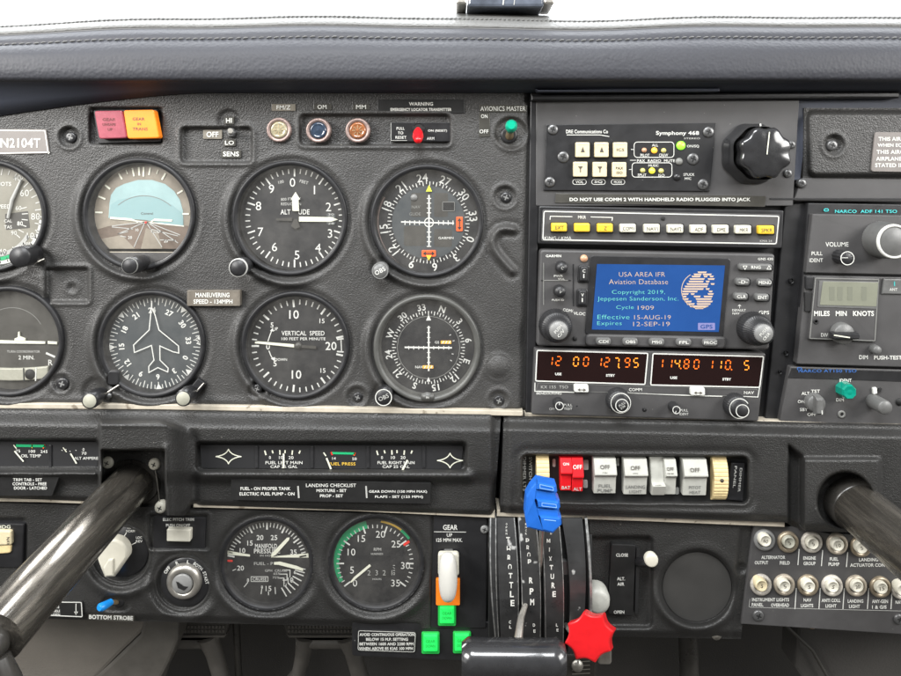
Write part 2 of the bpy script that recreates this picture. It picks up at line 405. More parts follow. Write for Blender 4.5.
# ================================================================ camera, light
cam=bpy.data.cameras.new('camera'); co=bpy.data.objects.new('camera',cam); COL.objects.link(co)
cam.sensor_width=36; cam.lens=36*F/901; cam.clip_start=.01; cam.clip_end=100
mw=Matrix(((_R[0],_U[0],-_F0[0],0),(_R[1],_U[1],-_F0[1],-D*K),(_R[2],_U[2],-_F0[2],0),(0,0,0,1)))
co.matrix_world=mw; sc.camera=co
w=bpy.data.worlds.new('World'); sc.world=w; w.use_nodes=True; nt=w.node_tree; bg=nt.nodes['Background']
tc=nt.nodes.new('ShaderNodeTexCoord'); sp=nt.nodes.new('ShaderNodeSeparateXYZ'); nt.links.new(tc.outputs['Generated'],sp.inputs[0])
def mth(op,a,b=None):
    n=nt.nodes.new('ShaderNodeMath'); n.operation=op
    for i,q in enumerate((a,b)):
        if q is None: continue
        if isinstance(q,(int,float)): n.inputs[i].default_value=q
        else: nt.links.new(q,n.inputs[i])
    return n.outputs[0]
def rng(s,a,b):
    n=nt.nodes.new('ShaderNodeMapRange'); n.interpolation_type='SMOOTHSTEP'; nt.links.new(s,n.inputs[0]); n.inputs[1].default_value=a; n.inputs[2].default_value=b; return n.outputs[0]
X,Y,Z=sp.outputs
# the cabin around the seats: bright hazy windscreen ahead, side windows, dim lining and floor
front=mth('MULTIPLY',rng(Y,.05,.25),rng(Z,-.12,.02))
side=mth('MULTIPLY',mth('MULTIPLY',rng(mth('ABSOLUTE',X),.45,.6),rng(Z,-.05,.08)),mth('SUBTRACT',1,rng(Z,.5,.62)))
side=mth('MULTIPLY',side,rng(Y,-.75,-.6))
roof=rng(Z,.35,.9)
tot=mth('ADD',mth('MULTIPLY',front,9.0),mth('MULTIPLY',side,2.2))
tot=mth('ADD',tot,mth('MULTIPLY',roof,.55)); tot=mth('ADD',tot,.11)
tot=mth('ADD',tot,mth('MULTIPLY',rng(Z,-.5,.3),.19))
cr=nt.nodes.new('ShaderNodeMix'); cr.data_type='RGBA'; nt.links.new(rng(Z,-.3,.4),cr.inputs[0]); cr.inputs[6].default_value=(1,.93,.82,1); cr.inputs[7].default_value=(.94,.97,1,1)
nt.links.new(cr.outputs[2],bg.inputs[0]); nt.links.new(tot,bg.inputs[1])
def area(name,loc,target,size,energy,col,sy=None):
    l=bpy.data.lights.new(name,'AREA'); l.energy=energy; l.size=size*K; l.color=col
    if sy: l.shape='RECTANGLE'; l.size_y=sy*K
    o=bpy.data.objects.new(name,l); COL.objects.link(o); o.location=Vector(loc)*K
    o.rotation_euler=(Vector(target)*K-o.location).to_track_quat('-Z','Y').to_euler(); return o
area('window_light_left',(-1100,-800,420),(-100,0,-200),700,20,(1,.98,.95),450)
area('window_light_right',(1150,-700,380),(200,0,-200),700,12,(1,.98,.95),450)
area('overhead_fill',(-150,-900,950),(0,0,-250),800,22,(.96,.98,1),400)  # added soft lamp for light from above and behind the seats
sc.view_settings.view_transform='Standard'; sc.view_settings.look='None'; sc.view_settings.exposure=-0.12; sc.view_settings.gamma=1
sc.cycles.use_denoising=True; sc.cycles.max_bounces=6; sc.cycles.transparent_max_bounces=12; sc.cycles.sample_clamp_indirect=4

# ================================================================ glareshield
gs=thing('glareshield','padded charcoal glareshield with stitched seams along the top of the instrument panel','glareshield',450,60,40)
def seam(x): # how far the seam drops at the left and ripples
    x=np.asarray(x,float)
    return 7.5*np.clip((170-x)/170,0,3)**1.6+1.0*np.sin(x/70.)+.6*np.sin(x/31.+1)-.8*np.exp(-((x-560)/90)**2)*-2
def sweep(name,prof,m,x0=-140,x1=1050,n=240,extra=None):
    xs=np.linspace(x0,x1,n); b=MB(); pr=prof
    X_,J=np.meshgrid(xs,np.arange(len(pr)),indexing='ij')
    py=np.array([p[0] for p in pr])[J]; H=np.array([p[1] for p in pr])[J]
    drop=np.array([p[2] for p in pr])[J]
    yy=py+seam(X_)*drop
    W=PV(X_,yy,H).reshape(-1,3); k=len(pr); f=[]
    for i in range(n-1):
        for j in range(k-1): f.append((i*k+j,i*k+j+1,(i+1)*k+j+1,(i+1)*k+j))
    b.add(W,f,m,True); return b
top=[(4,-260,1.6),(7,-170,1.6),(10,-95,1.5),(13.5,-40,1.3),(17,-12,1.1),(17.9,-9.5,1.1),(18.6,-9.5,1.1),(20,-4,1),(24,4,1),(26.6,6,1),(27.6,3,1)]
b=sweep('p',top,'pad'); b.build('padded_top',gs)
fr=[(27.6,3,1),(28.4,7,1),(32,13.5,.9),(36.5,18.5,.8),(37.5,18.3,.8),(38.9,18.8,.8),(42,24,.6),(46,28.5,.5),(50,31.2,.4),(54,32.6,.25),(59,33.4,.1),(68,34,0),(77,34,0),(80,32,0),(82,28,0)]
b=sweep('p',fr,'pad_front_shaded'); b.build('front_pad',gs)
# end of front pad folds under to the panel
def undy(x): return 0
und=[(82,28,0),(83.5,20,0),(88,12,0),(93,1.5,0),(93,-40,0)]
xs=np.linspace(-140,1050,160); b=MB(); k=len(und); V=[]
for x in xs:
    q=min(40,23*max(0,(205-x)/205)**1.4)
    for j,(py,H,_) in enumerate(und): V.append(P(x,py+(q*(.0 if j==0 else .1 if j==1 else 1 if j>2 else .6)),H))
b.add(V,[(i*k+j,i*k+j+1,(i+1)*k+j+1,(i+1)*k+j) for i in range(len(xs)-1) for j in range(k-1)],'pad_under_tinted',True)
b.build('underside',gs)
# piping roll along the seam and the two rows of stitches
b=MB(); pts=[P(x,27.8+seam(x),5.0) for x in np.linspace(-140,1050,200)]
b.tube(pts,.9,'piping',seg=8); b.build('piping',gs)
for row,(py,H,dr,sl,cl) in enumerate(((18.2,-8.0,1.1,4.6,'thread'),(38.2,19.6,.8,7.2,'thread'))):
    b=MB(); x=-120.
    while x<1040:
        y=py+seam(x)*dr
        y+=random.uniform(-.25,.25); a=P(x,y+.5,H);c=P(x+sl*.32,y-.2,H+1.1);e=P(x+sl*.66,y-.5,H-.2)
        j=random.uniform(.85,1.2); b.tube([a,c,e],[.4*j,.8*j,.4*j],cl,seg=6); x+=sl*random.uniform(.9,1.12)
    b.build('stitching',gs)
# mount on the glareshield top, cut by the picture's top edge
ds=thing('compass_mount','dark blue-grey compass mount with silver ends standing on the glareshield','mount',505,6,-25)
b=MB(); b.plate(quad((470,-30),(542,-30),(545,7),(467,7),5),-18,-70,'mirrorgrey',3)
b.line([(505,-14),(503,5)],1.5,'whitedim',-17.4); b.line([(516,-14),(514,5)],.8,'whitedim',-17.4)
b.build('base',ds)
for sx in(461,549):
    b=MB(); b.plate(quad((sx-5,-20),(sx+5,-20),(sx+6,4),(sx-5,4),3),-16,-60,'steel',2); b.build('bracket',ds)
# sunlit dashboard top going away under the windscreen

# ================================================================ main instrument panel
G=[ # key, bezel centre, bezel r
 ('asi',-9,217,55),('ai',139.5,215,55),('alt',290,219,56.5),('cdi',427,222,55.5),('tc',9,342,54),('hi',152,344.5,52.5),('vsi',295.5,346,53),('adf',427,349,52.5)]
def hpanel(x,y):
    h=np.zeros_like(x)
    # gentle collars round the gauges, stronger at the lower left as moulded
    for k,cx,cy,r in G:
        d=np.hypot(x-cx,y-cy)-r
        ang=np.arctan2(y-cy,x-cx); bias=.10+.90*smooth(.15,.75,np.cos(ang-math.radians(138)))
        h=h+6.5*bias*np.exp(-((d-8.0)/3.8)**2)
        h=h-1.8*np.exp(-((d-2.5)/3.2)**2)
    for k,cx,cy,r in G:
        d=np.hypot(x-cx,y-cy)-r
        h=np.where(d<-1.5,-16,h)
    def rec(cx,cy,hw,hh,r,dep,rim=1.2):
        nonlocal h
        d=sdbox(x,y,cx,cy,hw,hh,r); h=h-dep*smooth(1.0,-1.0,d)+rim*np.exp(-((d-2.8)/1.8)**2)
    rec(216.5,145,35,17,4,4.6,2.0)                        # sensitivity switch plate
    d=np.hypot(x-229,y-121)-11; h=h-2.5*smooth(1.5,-1.5,d)*smooth(131,127,y)
    rec(67,285,21,16.5,2,4.4,1.8)
    d=np.hypot(x-72,y-288); h=h-2*np.exp(-(d/4)**2)+1.0*np.exp(-((d-6)/2.5)**2)
    # slot under marker lights to the locator switch
    d=np.minimum(sdbox(x,y,375,130,75,15,5),1e9)
    d=np.maximum(d,(x-455)*.85+(np.abs(y-131))*.55-6); h=h-5*smooth(1.2,-1.2,d)+1.8*np.exp(-((d-2.4)/1.8)**2)
    for cx,cy,r,dep in((69,137,9.5,4),(505,197,10,3),(498.5,367,10.5,-3),(498.5,400,8.5,2.5),(357,396.5,9,2.5),(61,383,8,2),(511,133,15,3.2),(116,383,9,3),(257,390,8,3),(127,141,0.1,0)):
        if dep==0: continue
        d=np.hypot(x-cx,y-cy)-r; h=h-dep*smooth(1.6,-1.6,d)+1.3*np.exp(-((d-2.6)/2)**2)
    # knob cut-outs
    for cx,cy,r in((40,262,12),(146,264,13),(249,264,13),(382,268,11),(97,392,14),(192,390,12),(384,393,11)):
        d=np.hypot(x-cx,y-cy)-r; h=h-3*smooth(3,-3,d)
    # hooked ridge to the right of the course indicator
    px=[(513,229.5),(505,228.5),(499,230),(494.5,235),(492.5,242),(494,249),(498.5,256),(505,263.5),(512,271)]
    d=np.full_like(x,1e9)
    for (a,b_),(c,e) in zip(px[:-1],px[1:]): d=np.minimum(d,sdseg(x,y,a,b_,c,e))
    h=h+5.5*np.exp(-(d/3.2)**2)-1.2*np.exp(-((d-7)/2.5)**2)
    d=sdbox(x,y,126,126,36,18,2); h=h-6*smooth(1,-1,d)
    # roll-over near lower edge and right edge
    h=h+2.0*np.exp(-((y-(399+x*.012))/5.)**2)*smooth(330,200,x)
    h=h-7*smooth(405+x*.004,411+x*.004,y)
    h=h-6*smooth(523,531,x+(y-95)*.018)
    return h
ip=thing('instrument_panel','black crinkle-finish flight instrument panel holding the eight round flight gauges','instrument panel',260,250)
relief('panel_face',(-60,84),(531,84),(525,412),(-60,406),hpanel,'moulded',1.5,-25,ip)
b=MB(); b.add([(-700,48,110),(700,48,110),(700,48,-520),(-700,48,-520)],[(0,1,2,3)],'voidblack'); b.build('light_stop_sheet',ip)  # unseen black sheet, added to stop light leaking through panel gaps
part_screws(ip,[(70,137.5,5.5),(506,197.5,5.5),(499,401,5.2),(357.5,397.5,5)],H=-1.2,m='screwblack',dark='knobcap')
part_screws(ip,[(61.5,384,6),(257,389,4.5)],H=2.5,m='screwblack',dark='knobcap')
b=MB(); b.lathe(498.5,367,3.5,[(9,1),(9,2.6),(8,3.6),(0.01,4.2)],'moulded',seg=32); b.build('plug',ip)
# ---------------------------------------------------------------- gauges
def gauge(name,label,bx,by,br,dx,dy,dr,dial='dialblack',bez='bezel',Hd=-7,glass=True,tilt=0,lip=3.0):
    t=thing(name,label,'gauge',bx,by)
    b=MB(); b.lathe(bx,by,0,[(br+1.5,-8),(br+1.2,1),(br+.3,lip-.2),(br-1.2,lip),(br-2.8,lip-.6),(br-3.6,lip-1.6),(br-4.6,-1)],bez,seg=96,cap=False)
    O=(bx*.25+dx*.75,by*.25+dy*.75)
    b.lathe(O[0],O[1],-3,[(br-4.2,-.5),(dr+.9,Hd+1.5),(dr+.2,Hd-.5)],bez,seg=96,cap=False)
    b.build('bezel',t)
    f=MB(); f.flat(circ(dx,dy,dr+5,64),dial,Hd)
    return t,f
def finish(t,f,bx,by,br,glass=True):
    f.build('dial',t)
    if glass:
        g=MB(); g.lathe(bx,by,0,[(br-3.4,1.0),(br*.6,1.35),(br*.3,1.5),(.01,1.55)],'glass',seg=64); g.build('cover_glass',t)
H1=-6.7;H2=-6.4;H3=-5.2
def needle(b,cx,cy,a,l0,l1,w0,w1,m,H):
    a=math.radians(a); s,c=math.sin(a),-math.cos(a); nx,ny=-c,s
    b.flat([(cx+s*l0+nx*w0/2,cy+c*l0+ny*w0/2),(cx+s*l1+nx*w1/2,cy+c*l1+ny*w1/2),(cx+s*l1-nx*w1/2,cy+c*l1-ny*w1/2),(cx+s*l0-nx*w0/2,cy+c*l0-ny*w0/2)],m,H)
def pol(cx,cy,r,a): return (cx+r*math.sin(math.radians(a)),cy-r*math.cos(math.radians(a)))

# 1 airspeed
t,f=gauge('airspeed_indicator','airspeed gauge with pale numbers to 120, cut off by the left edge of the photo',-9,217,55,-6,216,49,'dialglare')
C=(-6,216)
for i in range(40):
    a=-170+i*9; f.tick(*C,43.5 if i%2 else 41.5,48,a,.9,'white',H1)
for s,x,y,h in(('60',24.5,193,6.5),('80',35.5,216.5,6.5),('100',33,236,6.5),('120',18.5,250,6.5),('40',17,178,5.5),('60',18.5,208,4.2),('80',20,223.5,4.2),('90',14,233,4.2),('140',1,252,6)): f.text(s,x,y,h,'white',H1,bold=.0)
f.text('SPEED',3,206.5,4,'white',H1); f.text('CAL',8,221,3,'white',H1); f.text('TAS',8,227,3.2,'white',H1); f.text('MPH',27,244,3,'white',H1); f.text('KNOTS',2,184,4,'white',H1)
for k in range(6): f.tick(*C,28,34,75+k*11,.8,'white',H1)
f.arc(*C,45.5,49,95,200,'white',H1); f.arc(*C,41.5,45,150,215,'greenarc',H1); f.arc(*C,37,41,120,180,'whitedim',H1)
f.flat(quad((5,214),(28,211),(30,228),(6,230),1),'dialturn',H1-.15); f.text('80',20,223.5,4.2,'white',H2)
p=MB(); p.tube([P(8,218,-5),P(12,200,-5),P(21,180,-5)],[1.3,1.8,1.1],'whitedim',seg=8)
finish(t,f,-9,217,55); p.build('pointer',t)
k=MB(); k.lathe(19,257,26,[(10,2),(10,6),(10.5,7),(10.8,24),(10,26),(0.01,26.6)],'knob',seg=40); k.tube([P(44,259,2),P(34,263,10)],1.1,'steel',seg=8); k.build('knob',t)

# 2 attitude
t,f=gauge('attitude_indicator','attitude gauge with pale blue sky half and brown ground half',139.5,215,55,142,214,48.5,'aitan')
f.flat([(108.5,218)]+[(109.5,203),(111,195),(116,188),(124,184),(138,180),(152,180),(165,184),(174,191),(180,200),(183,211),(183.5,226)]+[(160,223),(145,220)],'sky',H1)
f.flat([(109,218)]+[(110.5,205),(118,200),(132,197),(146,196.5),(160,199),(172,205),(182,213),(183.3,225.5),(160,222.8),(145,220)],'sky2',H1+.12)
f.arc(144,236,40,40.6,-40,42,'greydark',H2)
f.flat([(92,231)]+[(109,226),(145,222),(188,226),(188,252),(106,252),(98,245)],'groundbrown',H1)
f.flat([(95,240),(122,235),(138,252),(104,252)],'aitan',H1+.15); f.flat([(146,228),(158,232),(163,252),(140,252)],'aitan',H1+.15)
for a,l,w in((-68,8,1.6),(-52,7,1.8),(-30,7.5,1.6),(-20,5,.8),(-12,9,1.6),(-4,9,1.8),(2,10,1.8),(10,8,1.6),(20,5,.9),(30,8,1.8),(60,7,1.6),(90,7,1.8),(-88,8,1.6)):
    f.tick(142,214,47.5-l,47,a,w,'lume',H1+.25)
f.line([(110,218.3),(184,226.2)],1.1,'lume',H2)
for q in(((145,222),(112,226)),((145,222),(118,234)),((145,222),(134,247)),((146,222),(162,247)),((147,222),(178,243)),((147,222),(180,235)),((112,227),(133,229)),((118,234),(128,231.5)),((150,229),(178,236)),((160,240),(168,240)),((168,240),(176,240.5)),((120,236),(126,237)),((151,232),(156,232.5))): f.line(list(q),.8,'whitedim',H2)
f.text('20',130,237.5,3,'white',H2); f.text('20',166,241,3,'white',H2); f.text('10',137,230,2.6,'white',H2); f.text('10',158,232,2.6,'white',H2)
f.text('Control',147,213.5,2.4,'inkdark',H2,w=12,bold=0)
f.line([(110,218),(132,219.6)],2.2,'lume',H2+.3); f.line([(132,219.6),(138,222)],1.4,'lume',H2+.3); f.line([(154,219.8),(172,220.6)],2.2,'lume',H2+.3);f.line([(151,222),(154,219.8)],1.4,'lume',H2+.3)
f.lathe(145.5,222.5,H3,[(1,-7),(1,H3)],'redmark',seg=12)
f.flat([(98,252),(186,252)]+circ(142,214,52,12,132,228),'radiogrey',-3.6)
f.line([(105,252),(182,252.3)],.8,'trim',-3.2)
finish(t,f,139.5,215,55)
k=MB(); k.lathe(129.5,266,28,[(8,-2),(8,10),(8.8,11),(8.8,26.5),(8,28),(0.01,28.3)],'knob',seg=48,flute=(24,.04)); k.lathe(129.5,266,28.4,[(8.3,27.4),(8,28.35),(7.6,28.4)],'greydark',seg=48,cap=False); k.build('knob',t)

# 3 altimeter
t,f=gauge('altimeter','altimeter gauge with white hands, numbers 0 to 9 and the word ALTITUDE',290,219,56.5,294.5,218,50.5,'dialblack')
C=(294.5,218)
for i in range(50): f.tick(*C,44.5 if i%5 else 41.5,49.3,i*7.2,1.1 if i%5 else 1.5,'white',H1)
for n,x,y in((0,292.5,182.5),(1,314.5,190),(2,328.5,207),(3,330,233.5),(4,318,248),(5,297,255),(6,274.5,247),(7,260.5,232),(8,258.5,206),(9,271.5,189)): f.text(str(n),x,y,8.6,'white',H1,bold=.0)
f.text('100',281,182,3,'whitedim',H1,rot=-15); f.text('FEET',304,182,3,'whitedim',H1,rot=15)
f.text('800 FT CITY',291,199,2.8,'whitedim',H1,w=20,rot=-3); f.text('REDUCTION',291,204,2.8,'whitedim',H1,w=20)
f.text('ALT',285.5,212,5,'white',H1,w=10); f.text('UDE',304,212,5,'white',H1,w=11)
f.plate(rr(331,219,9,11,1),-6.2,-7,'dialgrey',0); 
for k_ in range(4): f.text(('30','29','92','28')[k_],331,214.5+k_*3,2.2,'whitedim',-6,w=6)
f.build('dial',t)
p=MB(); p.flat([(299,216.6),(331,217.2),(338,219.5),(331,221.8),(299,221.6)],'lume',H3); p.build('long_pointer',t)
p=MB(); p.flat([(292.5,211),(292,200),(291,199),(295.5,192),(300,199),(298.5,200),(299,211)],'lume',H3+.8)
p.flat([(291,226),(294,219),(297,219),(300,227),(295,229)],'dialturn',H3+.8); p.flat([(276,218.5),(292,217.5),(292,221),(276,220.5)],'dialturn',H3+.5); p.build('short_pointer',t)
g=MB(); g.lathe(290,219,0,[(53,1.0),(34,1.35),(17,1.5),(.01,1.55)],'glass',seg=64); g.build('cover_glass',t)
k=MB(); k.lathe(238,268,26,[(8,0),(8,10),(9.6,11),(9.8,24),(9.2,26),(0.01,26.3)],'knob',seg=48,flute=(30,.03)); k.lathe(238,268,26.5,[(9.6,25.2),(9,26.4),(8.4,26.5)],'whitedim',seg=48,cap=False); k.build('knob',t)

# compass card gauges
def card(f,C,seq,r,a0,h,r0,r1,n=72,m='white',bold=.01,flip=0):
    for i,s in enumerate(seq):
        a=a0+i*30; x,y=pol(*C,r,a); f.text(s,x,y,h,m,H1,rot=a+flip,bold=bold)
    for i in range(n):
        a=a0+i*360/n; f.tick(*C,r0+(0 if i%2==0 else (r1-r0)*.4),r1,a,.8,m,H1)
# 4 course deviation
t,f=gauge('course_indicator','course deviation gauge with orange flags and a yellow triangle at the top of its card',427,222,55.5,428.5,222.5,50.5,'dialblack')
C=(428.5,222.5)
f.flat(circ(*C,36.5,48),'dialgrey',H1-.2)
card(f,C,['24','27','30','33','0','3','6','9','12','15','18','21'],45,-8,8,36.8,41)
f.arc(*C,50,53,180,300,'pinkring',H1+.3)
f.flat(rr(421,205,20,24,2),'dialturn',H1-.1); f.flat(rr(441,205,14,24,2),'dialturn',H1-.1); f.flat(rr(415,236,22,20,2),'dialturn',H1-.1); f.flat(rr(443,238,18,18,2),'dialturn',H1-.1)
f.lathe(414,197.5,H2,[(3.4,-7),(3.4,-6),(0.01,-5.8)],'knobcap',seg=20)
f.plate(rr(448.5,206.5,12,9,1),-6.2,-7,'voidblack',0); f.loop(rr(448.5,206.5,12.5,9.5,1),.6,'greydark',-6.1)
f.text('NAV',416,207,3,'greydark',H1); f.text('GLIDE',415,214,3,'greydark',H1); f.text('GARMIN',446,238,2.4,'white',H1,w=15)
f.line([(401,222),(454,223.3)],1.5,'white',H2); f.line([(429,195),(429,247)],1.6,'white',H2+.1)
for k_ in range(-5,6):
    if k_ and abs(k_)>1: f.line([(429+k_*4.8,220.4),(429+k_*4.8,225)],.9,'white',H2-.1); f.line([(426.8,222.5+k_*4.8),(431.2,222.5+k_*4.8)],.9,'white',H2-.1)
f.arc(429,222.5,3.9,4.9,0,360,'white',H2+.2)
f.plate(rr(459.5,224,6.5,14.5,1),-5.4,-7,'flagorange',.3); f.line([(459.5,219),(459.5,229)],1.2,'arrowblack',-5.2)
for s in(-1,1): f.flat([(457.3,224+s*3),(461.7,224+s*3),(459.5,224+s*6)],'arrowblack',-5.15); 
f.plate(rr(428.8,253.5,14,6.5,1),-5.4,-7,'flagorange',.3); f.line([(424,253.5),(433,253.5)],1.2,'arrowblack',-5.2)
for s in(-1,1): f.flat([(428.8+s*3,251.3),(428.8+s*3,255.7),(428.8+s*6,253.5)],'arrowblack',-5.15)
f.flat([(426,191.5),(432,191.5),(429,185)],'lubber',H3+.3); f.flat([(426,255.5),(431.5,255.5),(428.8,260.5)],'yellowbug',H3+.5)
finish(t,f,427,222,55.5)
k=MB(); k.lathe(380,271,14,[(8,-2),(8.4,3),(8.6,12.5),(8,14),(0.01,14)],'knobgrey',seg=48,flute=(28,.04)); k.arc(380,271,7.3,8,0,360,'knobcap',14.2); k.text('OBS',380,271,4.4,'white',14.25,rot=-28); k.build('knob',t)

# 5 turn coordinator
t,f=gauge('turn_coordinator','turn coordinator gauge with miniature aeroplane and slip ball, left of the heading gauge',9,342,54,12,341,49.5,'dialturn')
f.arc(12,341,33,33.6,-60,60,'greydark',H1)
f.text('TURN COORDINATOR',23.5,351.5,2.4,'whitedim',H1,w=33); f.text('2 MIN.',26.5,357.5,4,'white',H1,w=16); f.text('R',50.5,362.5,5.6,'white',H1); f.text('L',-26,362,5.6,'white',H1)
f.line([(46,353),(55,357)],2,'white',H1)
f.build('dial',t)
p=MB(); p.plate([(-30,339),(0,340.4),(45,341.6),(45,344),(0,343.6),(-30,342.5)],H3,-6.5,'lume',.3); p.plate([(47.5,341.3),(57,342),(57,344.5),(47.5,344)],H3,-6.5,'lume',.3)
p.plate([(14,341),(14.5,338.5),(17.5,337.5),(18,332),(19.2,332),(19.6,336.5),(25,338.5),(25,341)],H3+.3,-6.5,'lume',.3); p.build('miniature_airplane',t)
p=MB(); pp=[(x,370.5+((x-12)/60.)**2*-9+0) for x in range(-28,50,4)]
top_=[(x,368.5-((x-12)/48.)**2*4) for x in range(-28,50,4)]; bot=[(x,381-((x-12)/48.)**2*5) for x in range(48,-32,-4)]
p.plate(top_+bot,-3.5,-6.5,'capcream',1.2); p.build('slip_tube',t)
p=MB(); p.lathe(29.5,374.5,-2.5,[(5.3,-3.4),(4.8,-2.6),(0.01,-2)],'voidblack',seg=24)
p.line([(23.5,368),(24,381.5)],1.2,'dialblack',-3.2);p.line([(36,367.5),(35.5,381)],1.2,'white',-3.2); p.build('slip_ball',t)
g=MB(); g.lathe(9,342,0,[(50.5,1.0),(34,1.35),(17,1.5),(.01,1.55)],'glass',seg=64); g.build('cover_glass',t)

# 6 heading
t,f=gauge('heading_indicator','heading gauge with a white aeroplane outline on its dark grey card',152,344.5,52.5,155,343.5,46.5,'dialgrey')
C=(155,343.5)
card(f,C,['24','27','30','33','0','3','6','9','12','15','18','21'],33.5,-5,5.6,38.5,45.5,m='white',bold=.03)
for i in range(8):
    a=-7+i*45+2; x,y=pol(*C,45.8,a); q=pol(*C,40,a); x1,y1=pol(*C,45.8,a-4); x2,y2=pol(*C,45.8,a+4)
    if i: f.flat([(x1,y1),(x2,y2),q],'white',H2)
f.text('W',198,341,4,'white',H2,rot=80,w=10)
f.build('dial',t)
def aipt(x,y): return (95+x/5.633,290+y/5.633)
pl=[(318,95),(338,140),(360,225),(470,315),(472,355),(440,348),(365,315),(366,395),(412,440),(410,462),(354,437),(303,465),(303,430),(332,395),(318,312),(222,352),(217,310),(305,225)]
p=MB(); p.line([aipt(*q) for q in pl],1.0,'white',-4.6,True); p.line([(151.6,301),(151.6,308)],1.2,'white',-4.6); p.build('airplane_outline',t)
g=MB(); g.lathe(152,344.5,0,[(49,1.0),(34,1.35),(17,1.5),(.01,1.55)],'glass',seg=64); g.build('cover_glass',t)
for (x,y,bx_,by_) in((89.5,401,100,392),(183,398.5,195,391)):
    k=MB(); k.lathe(x,y,26,[(7,2),(7,9),(8.4,10),(8.6,24),(8.0,26)],'knob',seg=40,flute=(24,.03)); k.lathe(x,y,26.2,[(8.1,25.6),(7.6,26.1),(6.8,26.3)],'blackplastic',seg=40,cap=False); k.lathe(x,y,26.3,[(7,26),(6.6,26.4),(.01,26.5)],'capcream',seg=32); k.build('knob',t)
k=MB(); k.tube([P(99,398,8),P(119,385,4)],1.0,'steel',seg=8); k.lathe(108,396,6,[(3,0),(3,6),(.01,6.5)],'screw',seg=16); k.plate(rr(113,378,11,14,3),4,-3,'bezel',1); k.build('linkage',t)
k=MB(); k.plate([(186,392),(198,378),(206,384),(196,396)],4,-3,'bezel',1); k.tube([P(196,392,8),P(204,383,4)],.8,'steel',seg=8); k.build('linkage',t)

# 7 vertical speed
t,f=gauge('vertical_speed_indicator','vertical speed gauge, its white pointer resting level at the left',295.5,346,53,298,346,47.5,'dialblack')
C=(298,346)
for i in range(41):
    a=-90+ (i-20)*8.4 
    f.tick(*C,41.5 if i%5 else 39,46.5,a,1.2 if i%5 else 1.9,'white',H1)
for s,x,y,h in(('10',294,314.5,8.6),('15',322,321,4.6),('20',331,346,8.2),('15',323,370.5,4.6),('10',296.5,374.5,8.6),('5',275,363.5,5.6),('5',272,325,5),('0',268,346.5,6)): f.text(s,x,y,h,'white',H1,bold=.01)
f.text('VERTICAL  SPEED',303,333.2,4.6,'white',H1,w=43); f.text('100 FEET PER MINUTE',303.5,338.8,2.8,'white',H1,w=44)
f.text('UP',275.5,329,3,'white',H1,rot=-10); f.text('DOWN',281,359.5,2.6,'white',H1,w=12)
f.line([(268,341),(270,335),(272,330)],.9,'white',H1);f.flat([(270,331),(274,331.5),(273,327.5)],'white',H1);f.line([(269,351),(271,356),(273,359)],.9,'white',H1);f.flat([(270.8,358.5),(275,357),(274.5,361)],'white',H1)
f.line([(337,339.5),(344.5,338.5)],1.4,'white',H1);f.line([(337,351.5),(344.5,352)],1.4,'white',H1);f.line([(341,340),(341.5,351)],1,'white',H1)
f.build('dial',t)
p=MB(); p.flat([(255,341.8),(258,341.3),(294,344.2),(294.3,347.4),(258,343.6),(255,343.4)],'lume',H3); p.flat([(294,344.4),(316,346),(316,349),(294,347.2)],'dialturn',H3); p.lathe(298,346,H3,[(3.5,-7),(3.5,H3+.4),(.01,H3+.6)],'dialturn',seg=20); p.build('pointer',t)
g=MB(); g.lathe(295.5,346,0,[(49.5,1.0),(34,1.35),(17,1.5),(.01,1.55)],'glass',seg=64); g.build('cover_glass',t)

# 8 second course gauge
t,f=gauge('course_indicator','course gauge with white crosshair and grey rim, below the other course gauge',427,349,52.5,428,347.5,46.5,'dialblack','bezelgrey')
C=(428.5,347.5)
card(f,C,['N','3','6','E','12','15','S','21','24','W','30','33'],40.5,20,6.6,32.5,36.5,bold=.02)
f.arc(*C,31,31.6,0,360,'greydark',H1)
f.line([(404.5,347.3),(452,347.8)],1.6,'white',H2); f.line([(428.7,326),(428.7,371)],1.6,'white',H2+.1)
for k_ in range(-4,5):
    if k_: f.line([(428.7+k_*5,346),(428.7+k_*5,349.5)],.8,'white',H2-.1); f.line([(427,347.5+k_*5),(430.4,347.5+k_*5)],.8,'white',H2-.1)
f.flat([(426,320.5),(431.2,320.5),(428.6,314.8)],'white',H2); f.flat([(426.5,381.5),(430.5,381.5),(428.5,377)],'white',H2)
for x0,y0,s in((446,342.3,'GS'),(428,367,'NAV')):
    f.text(s,x0-9,y0,2.6,'white',H1+.3); f.plate(rr(x0,y0,10.5,3,.4),-6.2,-7,'flagyellow',0)
    for q in range(3): f.line([(x0-3.6+q*3.2,y0+1.3),(x0-2.2+q*3.2,y0-1.3)],1.1,'white',-6.0)
for a,r in((60,32),(75,33),(105,32),(120,33)): f.tick(*C,r-8,r-6,a,1,'whitedim',H1)
finish(t,f,427,349,52.5)
b=MB(); b.lathe(427.5,397.8,4,[(4.5,0),(4.5,3.5),(.01,4)],'bezelgrey',seg=24,sq=1.5); b.text('IN',427.5,397.5,2,'white',4.6); b.build('maker_badge',t)
k=MB(); k.lathe(383.5,397.5,18,[(8,-2),(8.4,3),(8.8,16.5),(8.2,18),(0.01,18)],'knob',seg=48,flute=(28,.05)); k.arc(383.5,397.5,7.6,8.5,0,360,'white',18.2); k.text('OBS',383.5,397.5,4.2,'whitedim',18.25,rot=-24); k.build('knob',t)

